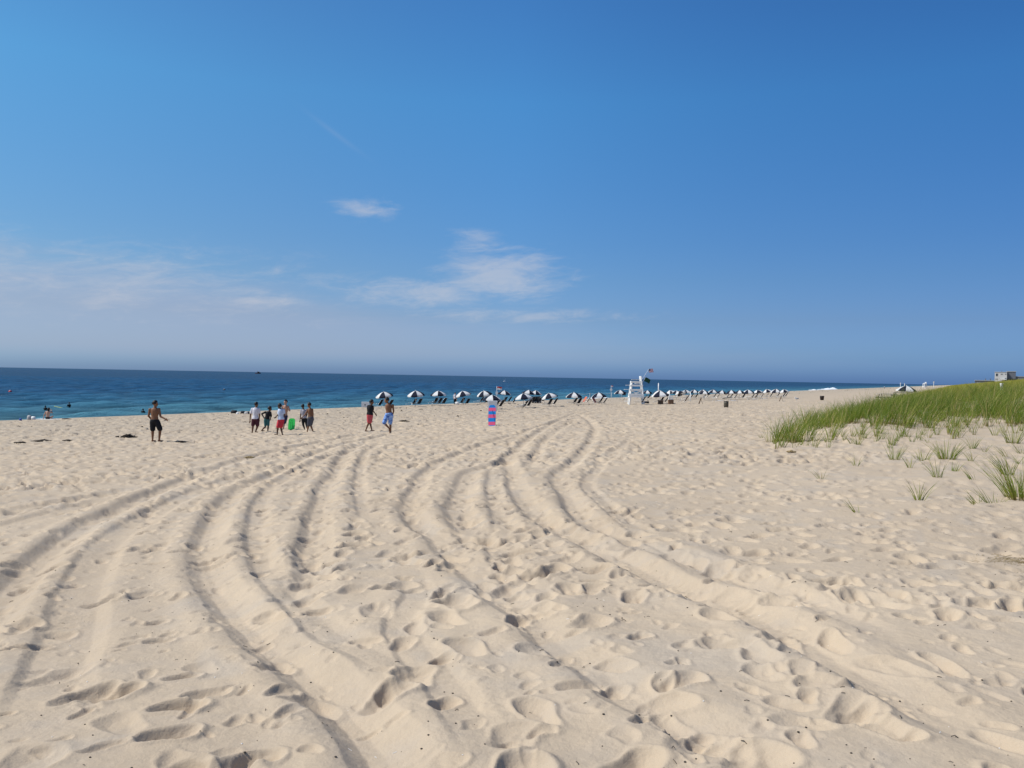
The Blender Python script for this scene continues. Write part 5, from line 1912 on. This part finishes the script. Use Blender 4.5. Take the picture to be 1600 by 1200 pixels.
# waste barrels
def barrel(px, py, wpx, hpx, m, label, flared):
    x, y, z = spot(px, py)
    r, h = wpx * y / F_PX / 2, hpx * y / F_PX
    root = empty('waste_barrel', (x, y, z - .03), 0.3, label, 'waste barrel')
    k = 1.18 if flared else 1.0
    b = MB()
    b.lathe([(r * .92, 0), (r * .95, h * .3), (r * 1.0 * (1 + (k - 1) * .3), h * .32), (r * (1 + (k - 1) * .4), h * .36), (r * (1 + (k - 1) * .6), h * .64), (r * 1.03 * (1 + (k - 1) * .7), h * .66), (r * k, h * .70), (r * k, h * .97), (r * k * .9, h * .97), (r * k * .85, h * .2)], 20)
    b.build('drum', M[m], root, True)
    b = MB(); b.lathe([(r * k * 1.06, h * .95), (r * k * 1.08, h * .98), (r * k * 1.06, h * 1.01), (r * k * .92, h * 1.01), (r * k * .92, h * .95)], 20); b.build('rim', M['dark_wood'], root, True)
    b = MB(); b.lathe([(r * k * .9, h * .70), (r * k * .7, h * .90), (.02, h * .96)], 12); b.build('liner', M['black'], root, True)
    return root


rt = barrel(1134.5, 636.8, 7.2, 10.5, 'olive', 'olive grey waste barrel with a board across its top', False)
b = MB(); b.box((.12, 0, .98), (1.0, .16, .05), Matrix.Rotation(R(-9), 3, 'Y')); b.build('board', M['dark_wood'], rt)
barrel(1284.3, 625.2, 5.4, 7.0, 'dark_barrel', 'dark brown waste bin standing alone on the open sand', True)

# ================================================================== picnic tables by the lone parasol
def picnic(px, Y, rz, label):
    d = ray(px, 600); x = d[0] / d[1] * Y
    z = zground(x, Y)
    root = empty('picnic_table', (x, Y, z), rz, label, 'picnic table', 'picnic tables by the dune')
    for q in range(5):
        b = MB(); b.box((0, -.32 + q * .16, .98), (2.0, .14, .05)); b.build('plank', M['grey_wood'], root)
    for s_ in (-1, 1):
        for q in range(2):
            b = MB(); b.box((0, s_ * (.72 + q * .15), .62), (2.0, .13, .05)); b.build('bench_plank', M['grey_wood'], root)
    for sx in (-.75, .75):
        for s_ in (-1, 1):
            b = MB(); b.tube([(sx, s_ * .62, -.1), (sx, s_ * .22, .96)], .05, 4); b.build('leg', M['dark_wood'], root)
        b = MB(); b.box((sx, 0, .57), (.08, 1.75, .09)); b.build('cross_beam', M['dark_wood'], root)
    return root


picnic(1386, 88, .1, 'weathered picnic table left of the other table, in the dune grass')
picnic(1409, 91, -.05, 'weathered picnic table directly in front of the lone parasol')

# ================================================================== far things
far_st = at_t(1445, 50)
lifeguard_stand(far_st[0], far_st[1], far_st[2], .2, 'tiny far white lifeguard stand beyond the dune grass', False, 1.0)
for px, t, h, lb in [(1407, 40, 3.2, 'tiny far white post just left above the lone parasol'), (1413.5, 42, 2.8, 'second tiny far white post above the lone parasol'), (1459, 55, 3.6, 'tiny far white pole right of the distant lifeguard stand')]:
    x, y, z = at_t(px, t)
    b = MB(); b.tube([(0, 0, -.3), (0, 0, h)], .13, 8); b.box((0, 0, h - .2), (.7, .1, .8) if px > 1450 else (.4, .1, 1.0)); o = b.build('far_post', M['white_paint']); o.location = (x, y, z)
    tag(o, lb, 'post')
x, y, z = at_t(1382, 26)
person_standing(1382, y, 1.75, 'skin_brown', 'whiteshirt', 'navyshorts', (-.3, .9), 'tiny distant person walking on the far beach near the water')
x, Y = ground(1564.5, 619)
zb2 = float(zbase(x, Y))
zt = zb2 + 18.5 * Y / F_PX
b = MB(); b.box((0, 0, (zt - zb2) / 2), (2.6 * Y / F_PX, .10, (zt - zb2))); b.box((0, 0, (zt - zb2) + .03), (3.0 * Y / F_PX, .14, .05)); o = b.build('marker_post', M['white_paint']); o.location = (x, Y, zb2)
tag(o, 'white marker post standing in the dune grass below the house', 'marker post')


# house and its low neighbour on the dune
def pxbox(Y, x0, x1, y0, y1):
    a = at_depth(x0, y0, Y); b_ = at_depth(x1, y1, Y)
    return a[0], b_[0], b_[2], a[2]


HY = 520.0
xa, xb, zlo, zhi = pxbox(HY, 1554.3, 1573, 581.5, 600)
zlo -= 1.5
root = empty('beach_house', ((xa + xb) / 2, HY, zlo), 0, 'tall pale cube-shaped house with dark side wall on the dune', 'house')
W_, H_ = xb - xa, zhi - zlo
b = MB(); b.box((0, 4, H_ / 2), (W_, 8, H_)); b.build('wall', M['cream'], root)
b = MB(); b.box((0, 4, H_ + .15), (W_ + .5, 8.5, .3)); b.build('roof', M['roofpale'], root)
def hx(px): return at_depth(px, 590, HY)[0] - (xa + xb) / 2
def hz(px, py): return at_depth(px, py, HY)[2] - zlo
for (a, c, e, g) in [(1556, 1559, 583.5, 587.6), (1563.5, 1566.5, 584.0, 585.2), (1570, 1571.8, 584.0, 585.2), (1555.4, 1556.9, 591.6, 593), (1557.6, 1559, 591.6, 593), (1570, 1572.4, 590.8, 592.2), (1569.6, 1572.4, 593.2, 595)]:
    x0, x1, z0, z1 = hx(a), hx(c), hz(a, g), hz(a, e)
    fr = MB()
    t_ = .10
    for (bx, bz, sx, sz) in [((x0 + x1) / 2, z1, x1 - x0 + 2 * t_, t_), ((x0 + x1) / 2, z0, x1 - x0 + 2 * t_, t_), (x0 - t_ / 2, (z0 + z1) / 2, t_, z1 - z0 - t_), (x1 + t_ / 2, (z0 + z1) / 2, t_, z1 - z0 - t_)]:
        fr.box((bx, -.06, bz), (sx, .12, sz))
    f_ = fr.build('window', M['cream'], root)
    p_ = MB(); p_.box(((x0 + x1) / 2, -.02, (z0 + z1) / 2), (x1 - x0, .03, z1 - z0)); p_.build('pane', M['glass'], f_)
x0, x1 = hx(1564), hx(1573)
b = MB(); b.box(((x0 + x1) / 2, -.9, hz(1568, 592.9)), (x1 - x0, 1.8, .25)); b.build('balcony', M['white_paint'], root)
# dark wing to the right
xc, xd, z0, z1 = pxbox(HY, 1573.2, 1587, 580.6, 592)
b = MB(); b.box(((xc + xd) / 2 - (xa + xb) / 2, 6, (z0 + z1) / 2 - zlo), (xd - xc, 8, z1 - z0)); b.build('dark_wing', M['greywall'], root)
b = MB(); b.box(((xc + xd) / 2 - (xa + xb) / 2, 6, z1 - zlo + .15), (xd - xc + .6, 8.6, .3)); b.build('wing_roof', M['roofpale'], root)
xe, xf, z0, z1 = pxbox(HY, 1573.6, 1601, 588.2, 598)
b = MB(); b.box(((xe + xf) / 2 - (xa + xb) / 2, 7.5, (z0 + z1) / 2 - zlo - 1), (xf - xe, 9, z1 - z0 + 2)); b.build('low_wing', M['greywall'], root)
b = MB(); b.box(((xe + xf) / 2 - (xa + xb) / 2, 7.5, z1 - zlo + .12), (xf - xe + .5, 9.6, .22)); b.build('low_roof', M['roofpale'], root)
x0 = hx(1565)
b = MB(); b.tube([(x0, 3, H_), (x0, 3, H_ + 1.0)], .2, 6); b.build('vent', M['greywall'], root)
xa2, xb2, zlo2, zhi2 = pxbox(HY + 20, 1523, 1555.5, 594.4, 603)
zlo2 -= 1.5
root = empty('low_house', ((xa2 + xb2) / 2, HY + 20, zlo2), 0, 'long low dark grey house with pale roof and two chimneys', 'house')
W_, H_ = xb2 - xa2, zhi2 - zlo2
b = MB(); b.box((0, 4, H_ / 2), (W_, 8, H_)); b.build('wall', M['greywall'], root)
b = MB(); b.box((0, 4, H_ + .12), (W_ + .8, 8.8, .28)); b.build('roof', M['roofpale'], root)
for px in (1540, 1547.5):
    xx = at_depth(px, 594, HY + 20)[0] - (xa2 + xb2) / 2
    b = MB(); b.box((xx, 4, H_ + .8), (.6, .6, 1.4)); b.build('chimney', M['greywall'], root)
xx = at_depth(1528.5, 598, HY + 20)[0] - (xa2 + xb2) / 2
for dx in (-.5, .5):
    b = MB(); b.box((xx + dx, -.05, H_ - 2.2), (.7, .08, 1.5)); b.build('window', M['cream'], root)

for h_ in [q for q in bpy.data.objects if q.name in ('beach_house', 'low_house')]:
    a_ = math.atan2(h_.location.x, h_.location.y)
    h_.rotation_euler = (0, 0, -a_)
    h_.scale = (math.cos(a_), 1, 1)

# fishing boat on the horizon, buoys
bx, by = at_sea(403, 583.9)
k = 2600.0 / by
bx, by = bx * k, 2600.0
root = empty('fishing_boat', (bx, by, 0), 0, 'small dark fishing boat on the horizon', 'boat')
secs = []
for q in np.linspace(0, 1, 9):
    secs.append((Vector((-9 + 18 * q, 0, 1.2 + 1.4 * max(q - .6, 0) * 2)), Vector((0, 1, 0)), Vector((0, 0, 1)), 2.4 * max(.05, 1 - abs(q - .4) ** 2 * 2.4), 1.7 + .7 * max(q - .6, 0)))
hb = MB(); loft(hb, secs, 12); hb.build('hull', M['boat_hull'], root, True)
b = MB(); b.box((1.5, 0, 4.6), (6, 3.2, 3.4)); b.build('cabin', M['dark_barrel'], root)
b = MB(); b.box((1.5, 0, 6.5), (7, 3.8, .4)); b.build('cabin_roof', M['orange'], root)
b = MB(); b.tube([(-1.5, 0, 4), (-1.5, 0, 9)], .15, 6); b.tube([(-1.5, 0, 8.5), (-7, 0, 4)], .1, 6); b.build('mast', M['dark_barrel'], root)
for px, py, s_, m_, lb in [(16, 613.6, 5.5, 'red', 'red mooring buoy on the water at far left'), (350.5, 610.5, 4.2, 'darkplastic', 'dark buoy with pale cap on the water beyond the boys')]:
    bx, by = at_sea(px, py)
    r = s_ * by / F_PX / 2
    root = empty('buoy', (bx, by, 0), 0, lb, 'buoy', 'buoys on the water')
    b = MB(); b.ball((0, 0, r * .5), (r, r, r * .85), 14, 10); b.build('float', M[m_], root, True)
    b = MB(); b.lathe([(r * .35, r * 1.2), (r * .35, r * 1.5), (r * .1, r * 1.55)], 10); b.build('cap', M['white_paint'], root, True)
bx, by = at_sea(788.5, 593.5)
k = 900.0 / by
root = empty('sailing_boat', (bx * k, 900.0, 0), .4, 'tiny white sail far out on the sea', 'boat')
b = MB(); loft(b, [(Vector((-1.6 + 3.2 * q, 0, .15)), Vector((0, 1, 0)), Vector((0, 0, 1)), .6 * max(.08, math.sin(math.pi * (0.1 + .85 * q))), .3) for q in np.linspace(0, 1, 6)], 8); b.build('hull', M['white_paint'], root, True)
b = MB(); b.add([(-.9, 0, .6), (.9, 0, .6), (.8, 0, 3.2), (-.9, .04, .6), (.9, .04, .6), (.8, .04, 3.2)], [(0, 1, 2), (5, 4, 3), (0, 3, 4, 1), (1, 4, 5, 2), (2, 5, 3, 0)]); b.build('sail', M['white_paint'], root)

# gull standing on the sand
x, y, z = spot(1244.5, 626.3)
gb = MB()
gb.ball((0, 0, .30), (.26, .11, .12), 12, 8); gb.ball((-.24, 0, .46), (.075, .065, .07), 10, 7); capsule(gb, (-.16, 0, .36), .065, (-.23, 0, .44), .055, 8); capsule(gb, (.2, 0, .31), .07, (.42, 0, .27), .02, 8); capsule(gb, (-.3, 0, .455), .02, (-.38, 0, .44), .008, 6)
for s_ in (-.05, .05):
    capsule(gb, (0, s_, .22), .018, (0.01, s_, .0), .013, 6); capsule(gb, (0.01, s_, .01), .015, (-.07, s_, .008), .01, 6)
g = link(bpy.data.objects.new('seagull', remeshed('seagull', gb, .014, M['white_paint'], 2)))
g.location = (x, y, z); g.rotation_euler = (0, 0, .4)
tag(g, 'white seagull standing on the open sand left of the dark bin', 'seagull')
for s_ in (-1, 1):
    b = MB(); b.ball((.10, s_ * .095, .335), (.25, .03, .085), 10, 7); b.build('wing', M['gull_grey'], g, True)


# ================================================================== seaweed, straw and crumbs on the sand
def weed(px, py, wpx, hpx, label, name='seaweed_clump', m='seaweed'):
    x, y, z = spot(px, py)
    w, h = wpx * y / F_PX, hpx * y / F_PX
    mb = MB()
    for _ in range(int(10 + wpx * 1.5)):
        a = rng.normal(0, .22) * w
        yy = rng.normal(0, .12) * w
        hh = h * max(0.08, math.exp(-(a / (w * .22)) ** 2)) * rng.uniform(.3, 1.0)
        pts = [(a + rng.normal(0, .03) * w, yy, -.01), (a + rng.normal(0, .06) * w, yy + rng.normal(0, .04) * w, hh), (a + rng.normal(0, .12) * w, yy + rng.normal(0, .06) * w, hh * .7), (a + rng.normal(0, .2) * w, yy + rng.normal(0, .06) * w, .005)]
        mb.tube(pts, [.02 + .03 * w, .02 + .02 * w, .018, .008], 5)
    o = mb.build(name, M[m], None, True)
    o.location = (x, y, max(z, float(zbase(x, y))) + .02)
    tag(o, label, 'seaweed' if m == 'seaweed' else 'straw')


weed(200, 684.5, 24, 6, 'largest dark seaweed heap, left of the man in black shorts')
weed(67, 690, 22, 2.5, 'long dark seaweed strand left of the seaweed heap')
weed(34, 693, 15, 1.5, 'thin seaweed scrap at far left nearest the picture edge')
weed(105, 689, 12, 1.3, 'small seaweed scrap between the long strand and the heap')
weed(283, 691, 14, 1.4, 'small seaweed scrap right of the man in black shorts')
weed(632, 658.5, 16, 1.6, 'dark seaweed strand right of the boy in patterned shorts')
weed(715, 651, 4, 1.8, 'small seaweed lump left of the striped body board')
weed(390, 716, 14, 2.5, 'small straw tangle in the tyre tracks left of centre', 'straw_tangle', 'drygrass')
weed(1236, 707, 12, 2.5, 'straw tangle on the sand before the grass edge', 'straw_tangle', 'drygrass')
x, y, z = spot(1583, 876)
mb = MB()
for _ in range(160):
    a, b_ = rng.normal(0, .16), rng.normal(0, .12)
    ang = rng.normal(.25, .5)
    L = rng.uniform(.03, .12)
    zz = zground(x + a, y + b_) - z
    mb.tube([(a, b_, zz + .002), (a + L * .5 * math.cos(ang), b_ + L * .5 * math.sin(ang), zz + .008), (a + L * math.cos(ang), b_ + L * math.sin(ang), zz + .003)], .0016, 3, False)
o = mb.build('straw_mat', M['drygrass'])
o.location = (x, y, z)
tag(o, 'matted patch of brown straw at the right picture edge', 'straw')

# wrack line far along the beach, and crumbs, twigs and shells close by
def crumbs(name, m, pts, smin, smax, flat=.6):
    mb = MB()
    for (x, y) in pts:
        s = rng.uniform(smin, smax)
        z = zground(x, y)
        a = rng.uniform(0, 6.28)
        if rng.random() < .35:
            dx, dy = math.cos(a) * s * 2.4, math.sin(a) * s * 2.4
            mb.tube([(x, y, z + .002), (x + dx * .5, y + dy * .5, z + s * .4 + .002), (x + dx, y + dy, zground(x + dx, y + dy) + .002)], s * .16, 4)
        else:
            mb.ball((x, y, z + s * .2), (s * .5, s * rng.uniform(.3, .5), s * .5 * flat), 6, 4)
    o = mb.build(name, m)
    tag(o, kind='stuff')


pts = []
for _ in range(620):
    r = math.exp(rng.uniform(math.log(2.6), math.log(16))); a = rng.uniform(R(-36), R(36))
    pts.append((r * math.sin(a), r * math.cos(a)))
crumbs('beach_crumbs', M['dark_wood'], pts, .005, .015)
pts = []
for _ in range(140):
    r = math.exp(rng.uniform(math.log(2.6), math.log(14))); a = rng.uniform(R(-36), R(36))
    pts.append((r * math.sin(a), r * math.cos(a)))
crumbs('shell_fragments', M['white_paint'], pts, .004, .010)
pts = []
for _ in range(420):
    s = rng.uniform(140, 700) if rng.random() < .8 else rng.uniform(50, 140)
    t = rng.choice([9.0, 15.0, 24.0]) + rng.normal(0, .5) + 1.5 * math.sin(s * .07)
    pts.append((CT * t + ST * s - 74, -ST * t + CT * s))
pts = [p for p in pts if abs(math.atan2(p[0], p[1])) < R(40)]
crumbs('seaweed_wrack', M['seaweed'], pts, .05, .22, .5)
print('objects done')
